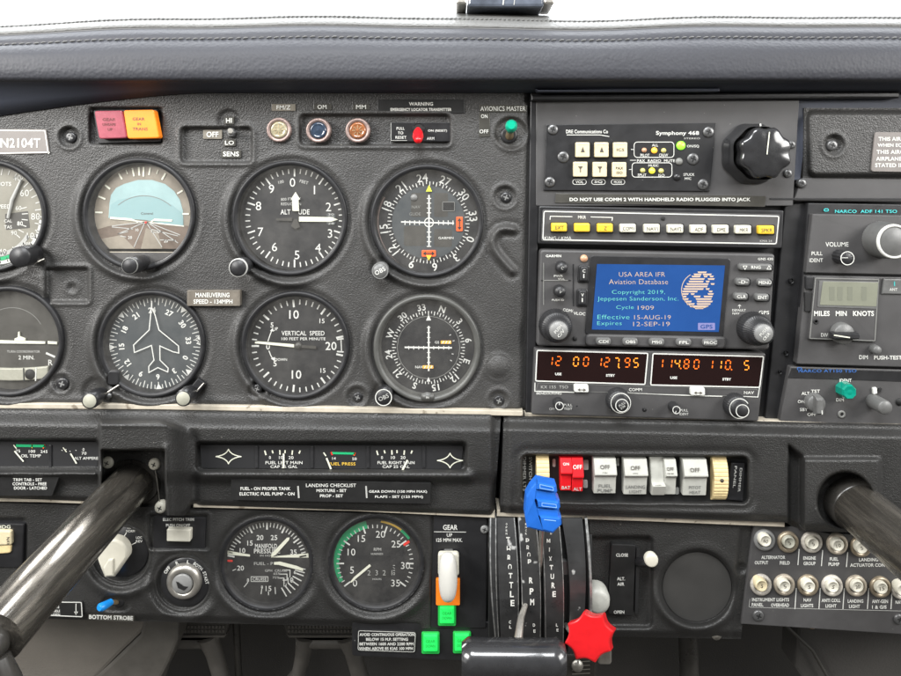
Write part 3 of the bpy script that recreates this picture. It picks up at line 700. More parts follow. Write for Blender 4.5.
# ---------------------------------------------------------------- placards, lights and switches on the panel
def placard(name,label,pts,base,lines,H=1.2,ink='white',border=None,cat='placard',group=None,H0=-2.5):
    b=MB(); b.plate(pts,H,H0,base,.3)
    if border: b.loop(inset(pts,.8),border,ink,H+.15)
    for L in lines: b.text(L[0],L[1],L[2],L[3],ink,H+.25,w=L[4] if len(L)>4 else None,bold=L[5] if len(L)>5 else .015)
    o=b.build(name); tag(o,label,cat,group); return o
placard('registration_placard','grey registration placard reading N2104T at the left edge of the panel',quad((-20,129),(46,129.5),(49.5,153.5),(-20,155),1),'placardgrey',[('N2104T',20.5,143,9.5,40,.02)],border=1.0)
an=thing('annunciator_pair','red and orange square warning lights side by side in one black frame','warning lights',127,126)
b=MB(); b.plate(quad((93,110),(157,109),(161,142),(98,144),2),0,-6,'blackplastic',1); b.build('frame',an)
b=MB(); b.plate(quad((94,111),(122,110.5),(127,138),(99,139),2.5),8,0,'redlens',1.1)
for i,s in enumerate(('GEAR','UNSAFE','')): 
    if s: b.text(s,109,119.5+i*5,2.8,'inkred',8.3,w=13)
b.text('UP',110,129.5,2.8,'inkred',8.3); b.build('red_light',an)
b=MB(); b.plate(quad((123.2,110.3),(154,109.8),(159.5,138),(127.5,138.8),2.5),8,0,'orangelens',1.1); b.text('GEAR',138.5,119,3,'inkdark',8.3,w=12);b.text('IN',139,124,2.6,'inkdark',8.3);b.text('TRANS',140,129,3,'inkdark',8.3,w=15); b.build('orange_light',an)
# sensitivity toggle
sw=thing('marker_sensitivity_switch','small steel toggle marked OFF, HI, LO and SENS above the altimeter','switch',229,134)
for s_q,x_q,y_q,w_q,h_q,m_q in (('OFF',212.5,134.5,19,9,'dynoclear'),('LO',229.5,142.8,12,7,'dyno'),('SENS',231,154,20,8,'dyno'),('HI',229,120.5,10,8,'dyno')):
    b=MB(); hq_=-3.0 if s_q!='HI' else .6
    b.plate(rr(x_q,y_q,w_q,h_q,1),hq_,-6,m_q,.2); b.text(s_q,x_q,y_q,h_q*.6,'white',hq_+.4,w={'OFF':12,'LO':9,'SENS':16,'HI':6}[s_q],bold=.02); b.build('label_strip',sw)
b=MB(); b.lathe(230.5,132.5,1,[(5,-4),(5,0),(4,1),(3,1),(2,.5)],'screw',seg=6,smooth=False); b.build('nut',sw)
b=MB(); b.tube([P(230,133,0),P(230,131.5,8),P(230.3,130.8,12)],[1.3,1.8,2.4],'steel',seg=12); b.build('lever',sw)
for x,y,lens,lab,s in((278.5,130,'lens_clear','clear white marker light under the letters FM/Z','FM/Z'),(318,130.5,'lens_blue','dark blue marker light under the letters OM','OM'),(357.5,130.5,'lens_amber','amber brown marker light under the letters MM','MM')):
    t=thing('marker_light',lab,'indicator light',x,y,0,'round marker beacon lights in the top row')
    b=MB(); b.lathe(x,y,4,[(12.6,-3),(12.6,2),(12,3.6),(11,4),(9,3),(8.6,2)],'pinkring',seg=40,cap=False,flute=(20,.02)); b.build('ring',t)
    b=MB(); b.lathe(x,y,5,[(8.8,1),(8.2,3.5),(6.5,5),(6,4.4),(3.5,4.8),(0.01,5.4)],lens,seg=32)
    if lens!='lens_blue':
        for q in range(8): b.tick(x,y,2,5.4,q*45,.7,'brass',5.6)
    b.build('lens',t)
placard('label_strip','FM/Z label strip over the leftmost marker light',rr(283.5,107.5,24,7,.6),'dynoclear',[('FM/Z',283.5,107.5,4.3,14)],H=.9,cat='label strip')
placard('label_strip','OM label strip over the middle marker light',rr(322.5,107,18,6,.6),'dyno',[('OM',322,107,4.3,9)],H=.9,cat='label strip')
placard('label_strip','MM label strip over the amber marker light',rr(361,107,17,6,.6),'dyno',[('MM',361,107,4.3,10)],H=.9,cat='label strip')
placard('warning_placard','WARNING EMERGENCY LOCATOR TRANSMITTER placard under the glareshield',rr(421,106.5,87,14,1),'placardblack',[('WARNING',421,104,3.6,24,.02),('EMERGENCY LOCATOR TRANSMITTER',421,109.6,3,61,.03)],H=.9)
el=thing('locator_switch','red capped emergency locator switch marked PULL TO RESET and ARM','switch',418,135)
b=MB(); b.plate(rr(421,132,60,19,1.5),-1.6,-5,'blackplastic',.4); b.line([(391,123),(391,140.5),(407,140.5)],.5,'whitedim',-1.3)
b.text('PULL',400.5,128.5,2.8,'white',-1.3,w=8); b.text('TO',400.5,133,2.8,'white',-1.3); b.text('RESET',401,137.5,2.8,'white',-1.3,w=11); b.text('ON (RESET)',437.5,131,2.8,'white',-1.3,w=19); b.text('ARM',430.5,138.5,2.8,'white',-1.3,w=7.5); b.build('plate',el)
b=MB(); b.lathe(418.5,129,-.5,[(6.3,-4),(6.3,-1),(5.6,-.4)],'screwblack',seg=20,cap=False); b.flat(circ(418.5,129,5.7,20),'voidblack',-1); b.build('collar',el)
b=MB(); b.tube([P(418,129.5,0),P(418,133,6),P(418,136.5,12),P(418,139.5,16)],[2.5,4.6,5.3,4.2],'red',seg=16); b.lathe(418,139.2,19,[(4.2,16),(3.4,18.6),(.01,19.6)],'red',seg=20); b.build('red_cap',el)
am=thing('avionics_master_switch','green tipped toggle switch marked AVIONICS MASTER at the upper right corner of the gauge panel','switch',510,133)
b=MB(); b.plate(quad((479,104.5),(527,105.5),(526.5,112.5),(479.5,112),.8),.8,-2,'dyno',.2); b.text('AVIONICS MASTER',503,108.7,4.6,'white',1.1,w=45,bold=.0); b.build('label_strip',am)
b=MB(); b.plate(rr(484.5,125,11,24,.8),.6,-2,'dyno',.2);b.text('ON',484.3,116.3,3.8,'white',1.0,w=6.5); b.text('OFF',484,131.5,3.8,'white',1.0,w=9); b.build('label_strip',am)
b=MB(); b.lathe(509,135,-1.5,[(8.5,-4),(8.5,-2.2),(7,-1.2),(5,-1.4)],'screwblack',seg=28,cap=False);b.flat(circ(509,135,5.2,20),'voidblack',-1.7); b.build('collar',am)
b=MB(); b.tube([P(509.5,136,-2),P(510,133,6),P(511,128,12)],[4,3.4,3.2],'brass',seg=14); lv_=b.build('lever',am)
b=MB(); b.tube([P(510.5,130.5,10),P(511.2,127,16),P(511.4,125.7,20),P(511.5,125.2,22.5)],[3.6,5.6,5.6,3.5],'greentip',seg=20); b.build('green_tip',lv_)
placard('speed_placard','small MANEUVERING SPEED 134MPH placard between the altimeter and heading gauge',rr(213.5,298.2,53,15.5,.6),'placardtan',[('MANEUVERING',212.5,295,4.6,34,.02),('SPEED - 134MPH',213,301.6,4.4,39,.02)],H=6.0)
# ================================================================ avionics stack
rk=thing('avionics_rack','dark metal rack behind the centre stack of radios','rack',665,250,-10)
b=MB(); b.plate([(531,84),(806,84),(796,372),(780,424),(524,420)],-12,-40,'radiodark',0); b.build('back_plate',rk)
b=MB(); b.plate([(530.5,86),(541,86),(534.5,419),(525.5,418)],-1,-30,'radiodark',1.2); b.build('left_rail',rk)
b=MB(); b.plate([(785,205),(806,203),(797,372),(780,420),(765,420),(772,352)],-6,-30,'radiodark',1.0); b.build('right_rail',rk)
part_screws(rk,[(791,281,2.4),(786,353,2),(780,372,1.6)],H=-4.5,m='screwblack')
b=MB(); b.plate(quad((531,95),(900,92),(900,98),(531,101),1),6,-10,'radiodark',1.5); b.plate(quad((535,89),(720,88.5),(720,91.5),(538,92),1),14,0,'pad_under_tinted',1); b.build('top_flange',rk)
# blank plate with intercom and selector knob
bp=thing('panel_plate','flat dark grey plate carrying the intercom and the big black rotary knob','plate',665,150,-2)
b=MB(); b.plate(quad((536,100.5),(799.5,100),(793,206),(536,206),1.5),0,-8,'radiogrey',.8); b.build('plate',bp)
b=MB(); b.plate(quad((802,178),(960,180),(960,202),(794,201),1.5),-.2,-8,'radiogrey',.8); b.plate(rr(870,199,200,2,1),.6,-3,'radiodark',.3); b.build('lower_plate',bp)
part_screws(bp,[(792,144.7,4),(788.5,173.5,4.2),(802.5,183.5,4.6)],H=2.2)
ic=thing('intercom','black intercom unit with six cream push buttons and small coloured lamps','intercom',630,157,0)
b=MB(); b.plate(quad((546,124.5),(716.5,123),(709.5,191.5),(543.5,190.5),1),2.2,-2,'radiodark',.7); b.build('faceplate',ic)
part_screws(ic,[(553,129.5,5.2),(709,132,5.5),(550,182,5.2),(703.5,184.5,5.4),(563.5,157,5.8),(693.5,159,6)],H=4)
b=MB(); H=2.5
b.text('DRE Communications Co',587,131.6,3.6,'white',H,w=42,bold=.02); b.line([(567,135),(600,135),(609,136.6)],.7,'white',H)
b.text('Symphony 468',677.5,133.6,5,'white',H,w=43,bold=.02); b.text('STEREO',692,138.5,1.6,'whitedim',H,w=16)
b.loop(rr(654,149.8,40.5,16,3.5),.7,'white',H); b.loop(rr(652,170,40.5,15,3.5),.7,'white',H)
b.line([(631,149.5),(634,149.5)],.6,'white',H);b.line([(629,169.5),(632,169.5)],.6,'white',H);b.line([(630,160.3),(636,160.3)],.6,'white',H)
b.text('PILOT',645,155.4,3,'white',H,w=9);b.text('CREW',663.5,155.2,3,'white',H,w=9);b.text('ALL',655,145.2,2.6,'white',H,w=6);b.text('PAX  RADIO  MUTE',656,160.8,2.8,'white',H,w=38)
b.text('SPLIT',642,175,2.8,'white',H,w=8.5);b.text('MUSIC',653.5,165.6,2.4,'white',H,w=10);b.text('ISO',661.5,175.4,2.8,'white',H,w=6);b.text('ON/SQ',693,146.4,3,'white',H,w=12);b.text('STUCK',689,174.6,2.6,'white',H,w=11);b.text('MIC',688,178.6,2.4,'white',H,w=6.5)
for x,s in((579.5,'VOL'),(598.5,'SQ'),(618,'MODE')): b.loop(rr(x,182,14,5.4,2.5),.5,'white',H); b.text(s,x,182,2.8,'white',H,w=8)
b.build('lettering',ic)
for x,y,s in((582.8,149.8,'A'),(601.8,149.8,'A'),(620.5,149.8,'ICS'),(580.5,169.3,'Y'),(600,169.5,'Y'),(619.5,169.7,'PAX')):
    b=MB(); b.plate(rr(x,y,16,16.5,1.2),3.2,1,'voidblack',.5); b.plate(rr(x,y,14,15,1.2),7,2,'cream',.9); 
    b.line([(x-5,y-5),(x+5,y-5)],.4,'trim',7.15)
    if s=='A': b.flat([(x-2,y+2.5),(x+2,y+2.5),(x,y-3)],'inkdark',7.3)
    elif s=='Y': b.flat([(x-2.4,y-3),(x+2.4,y-3),(x,y+.5)],'inkdark',7.3); b.line([(x,y),(x,y+3)],.9,'inkdark',7.35)
    else: b.text(s,x,y-(1.5 if s=='PAX' else 0),2.8,'inkdark',7.3,w=7.5)
    if s=='PAX': b.text('ISO',x,y+3,2.6,'inkdark',7.3,w=6)
    b.build('push_button',ic)
for x,y,r,m in((681.3,145.5,4.4,'ledgreen'),(644.5,150.2,2.5,'leddimred'),(654.6,150.4,3,'ledamber'),(664,150.6,2.5,'leddim'),(643,170.6,2.5,'leddim'),(652.3,170.8,3,'ledyellow'),(661.5,171,2.6,'leddim'),(679.5,161.5,3.6,'greydark'),(677.5,177,3.6,'screwblack')):
    b=MB(); b.lathe(x,y,4,[(r,2),(r,3.4),(r*.7,4.4),(.01,4.9)],m,seg=20); b.build('lamp',ic)
# big rotary selector
sk=thing('rotary_selector_knob','large glossy black scalloped rotary knob with a white pointer line','knob',755,152,0)
b=MB(); b.lathe(760,153.5,20,[(32,0),(32.4,2),(31.5,4),(28,8),(27.2,14),(27.8,20)],'gloss',seg=112,cap=False,flute=(8,.05),rot=15)
b.lathe(766,153,30,[(25.5,14),(26.5,24),(27,28),(26,30.5),(23.5,31.6),(14,32.4),(.01,32.8)],'gloss',seg=112,flute=(8,.11),rot=15); b.build('knob',sk)
b=MB(); b.line([(769.5,132),(767,154.5)],1.1,'lume',33.3); b.build('pointer_line',sk)
b=MB(); b.line([(760.3,123.8),(761,128)],1.6,'white',6); b.build('index_mark',sk)
placard('label_strip','long strip warning DO NOT USE COMM 2 WITH HANDHELD RADIO PLUGGED INTO JACK',quad((556,193.5),(766,196),(765,207),(555,203),.6),'dyno',[('DO NOT USE COMM 2 WITH HANDHELD RADIO PLUGGED INTO JACK',660,200,4.4,181,.03)],H=1.0,H0=-1,cat='label strip')
# audio selector
au=thing('audio_selector_panel','audio panel with a row of white and yellow rocker keys in a white outline','audio panel',660,227,0)
b=MB(); b.plate(quad((539,206),(784,210.5),(782,248.5),(538,244),2),6,-12,'radiodark',1.2); b.plate(quad((542.5,209.5),(780.5,214.5),(777.5,245.5),(541,241.5),2.5),6.8,5,'radiogrey',.4); b.build('case',au)
b=MB(); H=7.1; b.loop(quad((543.5,210.8),(779.5,215.8),(776.7,244.4),(542.3,240.2),2.5),1.1,'white',H)
b.line([(550,219.5),(550.3,216.3),(572,216.7)],.8,'white',H); b.line([(591,217),(612.5,217.5),(612,220.5)],.8,'white',H); b.text('MKR',582,217.2,3.2,'white',H,w=8)
b.text('KING / KMA',558,238.2,3.4,'white',H,w=27,bold=.0); b.text('KMA 24',766,241,2.2,'whitedim',H,w=12); b.lathe(663,218.5,H,[(2.2,6),(2,7.6),(.01,7.2)],'voidblack',seg=16); b.build('lettering',au)
for i,(x,s,c) in enumerate(((559,'EXT','y'),(582,'','y'),(605,'Z','y'),(628,'COM1','w'),(652,'NAV1','w'),(675.5,'NAV2','w'),(698.5,'ADF','w'),(721,'DME','w'),(743.5,'MKR','w'),(766.5,'SPKR','y'))):
    y=227.4+ (x-559)*.0125; m='yellowkey' if c=='y' else 'ivorykey'
    b=MB(); b.plate(rr(x,y,17,10.5,1),7.6,5,'voidblack',.2); b.plate(rr(x+.4,y,15.5,8.6,1.4),13,6,m,1.6)
    if s: b.text(s,x+.5,y+.3,3.6,'inkdark',13.3,w=min(11,2.8*len(s)),bold=.0)
    b.build('key',au)
# GPS navigator
gp=thing('gps_navigator','colour screen GPS radio whose blue screen shows a database date page and a globe','GPS',655,300,4)
b=MB(); b.plate(quad((540,249.5),(775.5,254),(769.5,350),(536.5,346),4),8,-14,'radiogrey',2.2); b.build('case',gp)
b=MB(); 
b.plate(quad((590,255.5),(731,258.5),(723,338),(585,334.5),4),9.2,7,'radiodark',.6)
b.plate(quad((586,334),(727,337),(726,349),(585,346),5),11,7,'radiogrey',2); b.build('screen_bezel',gp)
b=MB(); b.flat([(597,264),(725,265.5),(718.8,332),(591.8,329.5)],'screenblue',9.6); H=9.9
for s,x,y,h,w_,m in(('USA AREA IFR',642,274.4,4.9,46,'screentext1'),('Aviation Database',638.5,281.8,5.2,59,'screentext1'),('Copyright 2019,',638.5,292.6,5.4,53,'screentext2'),('Jeppesen Sanderson, Inc.',638,299.2,5.6,81,'screentext2'),('Cycle',625,307.8,5,17.5,'screentext2'),('1909',645.8,307.8,4.4,16,'screentext1'),('Effective',613.5,317,4.6,32,'screentext2'),('15-AUG-19',652.5,317.3,4.6,36.5,'screentext1'),('Expires',609.5,323.8,5.4,24.5,'screentext2'),('12-SEP-19',651.5,324,4.6,36.5,'screentext1')):
    b.text(s,x,y,h*.92,m,H,w=w_,bold=-.012)
scr_=b.build('screen',gp)
b=MB() # striped globe, land drawn as broken bands
land=[(272.3,[(698,706)]),(274.4,[(694,701),(703,711)]),(276.5,[(692,700),(704,707),(710,713)]),(279,[(690,704),(708,714)]),(281.5,[(689,703),(706,709)]),(284,[(687,708),(711,714)]),(286.5,[(685,707)]),(289,[(683.5,703),(706,709)]),(291.5,[(682.5,697),(709,712)]),(294,[(682,688),(691,694),(708,713)]),(296.5,[(682.3,686),(694,700),(704,712)]),(299,[(683,688),(696,711)]),(301.5,[(685,691),(697,712)]),(304,[(687,694),(697,710)]),(306.3,[(690,707)]),(308.2,[(695,703)])]
b.arc(699.5,290.3,17.6,18.3,150,330,'screentext1',10.0,n=40)
for y,ss in land:
    for x0,x1 in ss: b.flat([(x0-.5,y-.75),(x1+.8,y-.75),(x1,y+.85),(x0+.3,y+.85)],'screentext1',10.0)
b.plate(rr(706.5,326.5,17,7,.5),9.95,9.7,'screengrey',0); b.text('GPS',706.5,326.6,4,'screenblue',10.2,w=12); b.build('globe_graphic',scr_)
b=MB(); H=8.3; b.text('GARMIN',553.5,256,2.6,'white',H,w=15.5,bold=.03); b.text('GNS 430',765.5,259,2.4,'white',H,w=15); b.text('PWR',558.5,276,2.2,'white',H,w=9);b.text('VOL',561.5,279,2,'white',H,w=7);b.text('PUSH ID',558,300,2,'white',H,w=12);b.text('COM/',568,310.4,3,'white',H,w=10,rot=8);b.text('VLOC',579.5,313.6,3,'white',H,w=12,rot=4);b.text('GPS',764,312.6,3.6,'white',H,w=10.5);b.text('DEFAULT',739,310.2,2.2,'white',H,w=13.5);b.text('NAV',736,313.4,2.2,'white',H,w=7);b.line([(739.5,304.8),(739.5,308.3)],.5,'white',H); b.line([(738.2,306),(739.5,304.8),(740.8,306)],.5,'white',H); b.build('lettering',gp)
b=MB(); b.plate(rr(556,280.5,24,.8,.3),8.6,8,'greydark',0);b.plate(rr(542.8+.8,284,.8,42,.3),8.6,8,'greydark',0);b.plate(rr(573.4,285,.8,42,.3),8.6,8,'radiodark',0)
for x in(574,): b.plate(rr(556,280.5,30,.8,.3),8.55,8,'radiodark',0)
b.build('trim_lines',gp)
b=MB(); b.lathe(584.3,258.6,10,[(3.8,7.5),(3.6,9.5),(.01,10)],'leddimred',seg=20); b.build('light_sensor',gp)
b=MB(); b.lathe(575,338.5,8.5,[(2.4,7),(2.2,8.9),(.01,8.4)],'voidblack',seg=16); b.build('screw_hole',gp)
for x,y,r,s in((562.5,268,5.4,'C'),(560.5,292,5.4,'V')):
    b=MB(); b.lathe(x,y,18,[(r+1,7),(r+.6,15),(r,18),(.01,18.2)],'knob',seg=40,flute=(18,.06)); b.text(s,x,y,3,'whitedim',18.4,rot=30); b.build('small_knob',gp)
for x,y,s in((584,274,'C'),(582.5,298,'V')):
    b=MB(); b.plate(quad((x-5.5,y-9),(x+6,y-9),(x+5,y+9),(x-6.5,y+9),3),10,7,'radiodark',1.2); b.plate(quad((x-3.6,y-7.4),(x+4.4,y-7.4),(x+3.6,y+7.4),(x-4.4,y+7.4),2.2),13,8,'knob',1.6); b.text(s,x,y-3,3.2,'white',13.2); b.line([(x-.2,y),(x-.2,y+4)],1.1,'white',13.2); b.build('flip_key',gp)
def gkey(x,y,w_,h_,s,tw,par=gp,m='knobgrey',r=3):
    b=MB(); b.plate(rr(x,y,w_,h_,r,rot=1),8.6,7,'radiodark',.3); b.plate(rr(x,y,w_-1.5,h_-1.5,r,rot=1),13,8,m,1.8)
    if s: b.text(s,x,y,3.2,'white',13.3,w=tw,bold=.02)
    b.build('key',par); 
gkey(756,267.3,35,8.5,'RNG',9.5)
b=MB(); b.line([(743,266),(747,266),(745,269.5)],.6,'white',13.4,True); b.line([(767,269.3),(771,269.3),(769,265.8)],.6,'white',13.4,True); b.build('range_arrows',gp)
gkey(743.2,282,15.5,9,'-D-',9); gkey(765,282.7,15.5,9,'MENU',12.5); gkey(741.5,296.7,15.5,9,'CLR',9); gkey(762.5,297.5,15.5,9,'ENT',9)
for x,s in((603.5,'CDI'),(630.5,'OBS'),(657,'MSG'),(684,'FPL'),(710.5,'PROC')): 
    b=MB(); b.plate(rr(x,341.5+(x-603)*.011,15.5,7.6,3.2,rot=1),14,10,'knobgrey',1.6); b.text(s,x,341.5+(x-603)*.011,3,'white',14.2,w=2.9*len(s)+1,bold=.02); b.build('softkey',gp)
for x,y,s1 in((559,331,''),(764.5,334,'CRSR')):
    b=MB(); xb=x+(0 if x<600 else 0)
    b.lathe(x,y,36,[(17,7),(17.5,9),(16.5,12),(16.2,20),(15,22),(12.3,22.5),(12,33),(9.6,34.5)],'knob',seg=120,flute=(40,.035))
    ck_=b.build('concentric_knob',gp)
    b=MB(); b.lathe(x,y,37,[(9.8,33),(9.6,35.5),(8.8,37),(.01,37.2)],'knobcap',seg=60,flute=(30,.05)); b.text('PUSH',x-1,y-2,3.0,'white',37.5,w=10,rot=-50); b.text('C/V' if x<600 else 'CRSR',x+2,y+2.5,3.0,'white',37.5,w=9,rot=-50); b.build('knob_cap',ck_)
# Nav / com radio
nc=thing('nav_com_radio','black nav com radio with glowing orange digits in two dark windows','radio',650,384,2)
b=MB(); b.plate(quad((534.5,348.5),(766,353.5),(758.5,421.5),(531.5,414.5),2),7,-14,'radiogrey',1.4); b.build('case',nc)
b=MB(); b.plate(quad((537.5,350.5),(647.5,353.5),(645,384),(536,380.5),1.5),7.5,6,'windowdark',.2); comw=b.build('com_window',nc)
b=MB(); b.plate(quad((653.5,354),(763.2,356.8),(759.3,387),(651,384.5),1.5),7.5,6,'windowdark',.2); navw=b.build('nav_window',nc)
b=MB(); H=7.9
b.loop(quad((536.5,349.8),(648.5,352.8),(645.5,385),(535,381.5),2),1.2,'white',H); b.loop(quad((652.5,353),(764.2,356),(760.2,388),(650,385.5),2),1.2,'white',H)
b.line([(535,383),(534.8,391.2),(574,392.3)],.9,'white',H); b.line([(627,392.8),(690,395.5),(722,396.3)],.9,'white',H); b.loop(quad((538,382.7),(758,389.4),(757.6,397),(536,390.3),1.5),.35,'greydark',H)
b.line([(759.5,388),(758,397),(742,396.4)],.8,'white',H)
b.text('KX 155  TSO',554.5,387,3,'whitedim',H,w=27,bold=.0); b.text('BENDIX/KING',549,393.3,2.4,'white',H,w=25); b.text('COMM',635.5,389.6,3,'white',H,w=13); b.text('NAV',749,392.6,3,'white',H,w=10)
b.text('OFF',552,409,2.4,'whitedim',H,w=5.5); b.text('PULL',568,405,2.4,'white',H,w=8.5); b.text('TEST',568,408.7,2.4,'white',H,w=8.5); b.text('PULL',684,410.3,2.4,'white',H,w=8);b.text('IDENT',684,414,2.4,'white',H,w=9)
b.text('USE',558.3,374,2.6,'white',H+.2,w=6.4,bold=.04); b.text('STBY',610.5,375.4,2.6,'white',H+.2,w=9,bold=.04); b.text('USE',673.7,377.7,2.6,'white',H+.2,w=7,bold=.04); b.text('STBY',726.8,379.2,2.6,'white',H+.2,w=8.8,bold=.04)
b.build('lettering',nc)
SEG={'0':'abcdef','1':'bc','2':'abged','3':'abgcd','4':'fgbc','5':'afgcd','6':'afgedc','7':'abc','8':'abcdefg','9':'abcdfg'}
def digit(b,ch,x,y,w_,h_,m):
    k=1.0; hw,hh=w_/2,h_/2; sl=.10
    p=lambda u,v:(x+u-v*sl,y+v)
    S={'a':((-hw,-hh),(hw,-hh)),'d':((-hw,hh),(hw,hh)),'g':((-hw,0),(hw,0)),'f':((-hw,-hh),(-hw,0)),'b':((hw,-hh),(hw,0)),'e':((-hw,0),(-hw,hh)),'c':((hw,0),(hw,hh))}
    for c in SEG[ch]:
        (a,b_),(c_,d_)=S[c]; l=math.hypot(c_-a,d_-b_); dx,dy=(c_-a)/l*.8,(d_-b_)/l*.8
        b.line([p(a+dx,b_+dy),p(c_-dx,d_-dy)],k,m,7.9)
for name,seq in(('com_digits',[('1',550,361),('2',558.4,361),('0',576,361.5),('0',586,361.5),('1',599,362),('2',606.8,362.2),('7',616.5,362.4),('9',627.3,362.6),('5',636,362.8)]),('nav_digits',[('1',660.4,363.4),('1',669.5,363.6),('4',677.3,363.6),('8',686.5,364),('0',696.5,364.2),('1',710.3,364.5),('1',719,364.7),('0',728,364.9),('5',746.6,365.3)])):
    b=MB(); 
    for i,(c,x,y) in enumerate(seq): digit(b,c,x,y,4.6,8.8,'segbright' if i in(2,6,8) else 'seg')
    if 'com' in name: b.line([(618,366.5),(619.5,368)],1.1,'segbright',7.9)
    else: b.line([(680.2,368),(681.3,368.8)],1.1,'seg',7.9); b.line([(731,369.2),(732.1,370)],1.1,'seg',7.9)
    b.build(name,comw if 'com' in name else navw)
for x,y in((581.5,388.5),(698,391.5)):
    b=MB(); b.plate(quad((x-7.5,y-4),(x+7,y-3.8),(x+7.5,y+4.2),(x-7.2,y+4),2),11,6,'white',1); b.line([(x-3,y+1.3),(x+4,y+1.5)],.8,'inkdark',11.3); b.flat([(x-1.5,y-.2),(x-1.5,y+2.8),(x-4,y+1.3)],'inkdark',11.35); b.flat([(x+2,y-.2),(x+2,y+3),(x+4.6,y+1.5)],'inkdark',11.35); b.build('transfer_button',nc)
for x,y,r,a in((559.5,406,4.6,0),(676.5,410,4.4,200)):
    b=MB(); b.lathe(x,y,20,[(r+.8,6),(r+.2,18.5),(r-.5,20),(.01,20)],'knob',seg=40,flute=(20,.05)); b.arc(x,y,r-1.1,r-.4,0,360,'white',20.2); b.tick(x,y,1,r-1,a,.7,'white',20.2); b.build('small_knob',nc)
for x,y in((622,405.5),(742.5,411)):
    b=MB(); b.lathe(x,y,28,[(12.5,7),(12,16),(10.5,18),(7.8,18.2),(7.4,26.5),(6.8,28),(.01,28)],'knob',seg=96,flute=(30,.05)); tk_=b.build('tuning_knob',nc)
    b=MB(); b.arc(x-1.2 if x<700 else x-3,y-2.4,9.4,10.3,150 if x>700 else 0,420 if x>700 else 360,'white',18.5); b.arc(x,y,5.9,6.7,0,360,'white',28.25)
    if x<700: b.text('PULL',x,y-1.3,2.4,'whitedim',28.3,w=7,rot=-35); b.text('25K',x+1,y+1.6,2.2,'whitedim',28.3,w=6,rot=-35)
    b.build('knob_rings',tk_)
b=MB(); b.lathe(644.5,409.5,7,[(2.5,5),(2.3,7.3),(.01,6.9)],'voidblack',seg=16); b.lathe(577,406,7,[(.9,6),(.8,7.3),(.01,7)],'voidblack',seg=10); b.build('screw_hole',nc)

# ================================================================ right hand radios
rp=thing('padded_panel_corner','black crinkle moulded panel corner with one recessed screw, right of the rotary knob','panel',860,143)
def hr(x,y):
    h=6*np.ones_like(x); d=sdbox(x,y,930,144,124.5-(y-110)*.02,33.5,9); h=h-9*smooth(-5,1,d)
    dd=np.hypot(x-834,y-145)-9.5; h=h-4*smooth(1.5,-1.5,dd)+1.0*np.exp(-((dd-2.5)/2)**2)
    return h
relief('moulding',(804,108),(990,108),(990,180),(803,179),hr,'moulded',1.5,-20,rp)
part_screws(rp,[(833,145.5,5.3)],H=5,m='screw')
b=MB(); b.plate([(796,86),(990,84),(990,112),(808,112),(800,180),(794,180)],-4,-20,'pad_under_tinted',0); b.build('shadow_gap_plate',rp)
placard('aircraft_placard','grey placard at the right edge beginning THIS AIRC in white capitals',quad((875,132),(960,133),(960,173),(871,171.5),3),'placardgrey',[('THIS AIRCRAFT',898.5,139,4,40,.03),('WHEN EQUIPPED',898.5,145.5,4,42,.03),('THIS AIRCRAFT',897.5,152,4,42,.03),('AIRPLANE FLIGHT',899,158.8,4,46,.03),('STATED IN THE',896,165.3,4,42,.03)],H=7.4,H0=4)
ad=thing('adf_radio','grey ADF radio with volume knob and small grey-green display window','radio',855,285,2)
b=MB(); b.plate([(808,203),(990,206),(990,372),(796,365)],0,-14,'radiodark',1); b.plate(quad((812.5,214),(990,217),(990,277),(806,273),1),6,-4,'radiogrey',1); b.plate(quad((806,275.5),(990,279),(990,370),(797,364),1.5),5,-4,'radiogrey',1); b.build('case',ad)
b=MB(); b.plate(quad((814.5,277),(880,278.5),(876,342),(808.5,339.5),1),8,4,'radiogrey',1); b.loop(quad((815.2,277.7),(879.3,279.2),(875.3,341.3),(809.3,338.8),1),1,'greydark',8.3); dfr_=b.build('display_frame',ad)
b=MB(); b.plate(quad((819.5,280.5),(879,282),(877,309),(817.5,307),1),8.6,6,'knobgrey',.2); b.plate(quad((823,281.5),(878.5,282.5),(876.5,306.5),(820,305),1),9,6,'lcd',.2); 
for x in(832,840,850,864): b.plate(rr(x,293.5,5,14,.5),9.15,9,'lcddim',0)
b.build('display',dfr_)
b=MB(); b.plate(rr(810,283,8,13,1),7.4,4,'knob',1); b.build('side_key',ad); b=MB(); b.plate(rr(809,302,8,19,1),7.2,4,'voidblack',.5); b.build('side_key',ad)
b=MB(); b.plate([(884,279),(990,280),(990,296),(882,294)],7,4,'knobgrey',1); b.build('antenna_key',ad)
b=MB(); b.text('NARCO  ADF 141 TSO',866,211.4,3.2,'tealtext',1.2,w=62); b.loop(rr(826.3,210,5,3,1.4),.8,'tealtext',1.2)
H=6.3; b.text('VOLUME',837,244.4,4.6,'white',H,w=23); b.text('PULL',817,253.5,3.8,'white',H,w=11); b.text('IDENT',816.2,260.3,3.8,'white',H,w=13.5)
H=8.3; b.text('MILES   MIN   KNOTS',844,313.5,5.2,'white',H,w=60,bold=.03); b.text('DIV',824.5,335,3.6,'white',H,w=7); b.text('ANT',893.5,289.5,2.8,'white',7.3,w=8); b.line([(894.5,281.5),(894.5,286)],1,'tealtext',7.3)
H=5.3; b.text('DIM',863.5,357.2,4,'white',H,w=8.5); b.text('PUSH-TEST',888,357.6,4,'white',H,w=28,bold=.03); b.text('ADF',912,300,4,'white',H); b.build('lettering',ad)
b=MB(); b.lathe(816,321.6,8.2,[(2.8,7),(2.6,8.6),(1.4,8.8),(1.3,8)],'voidblack',seg=16); b.build('screw_hole',ad)
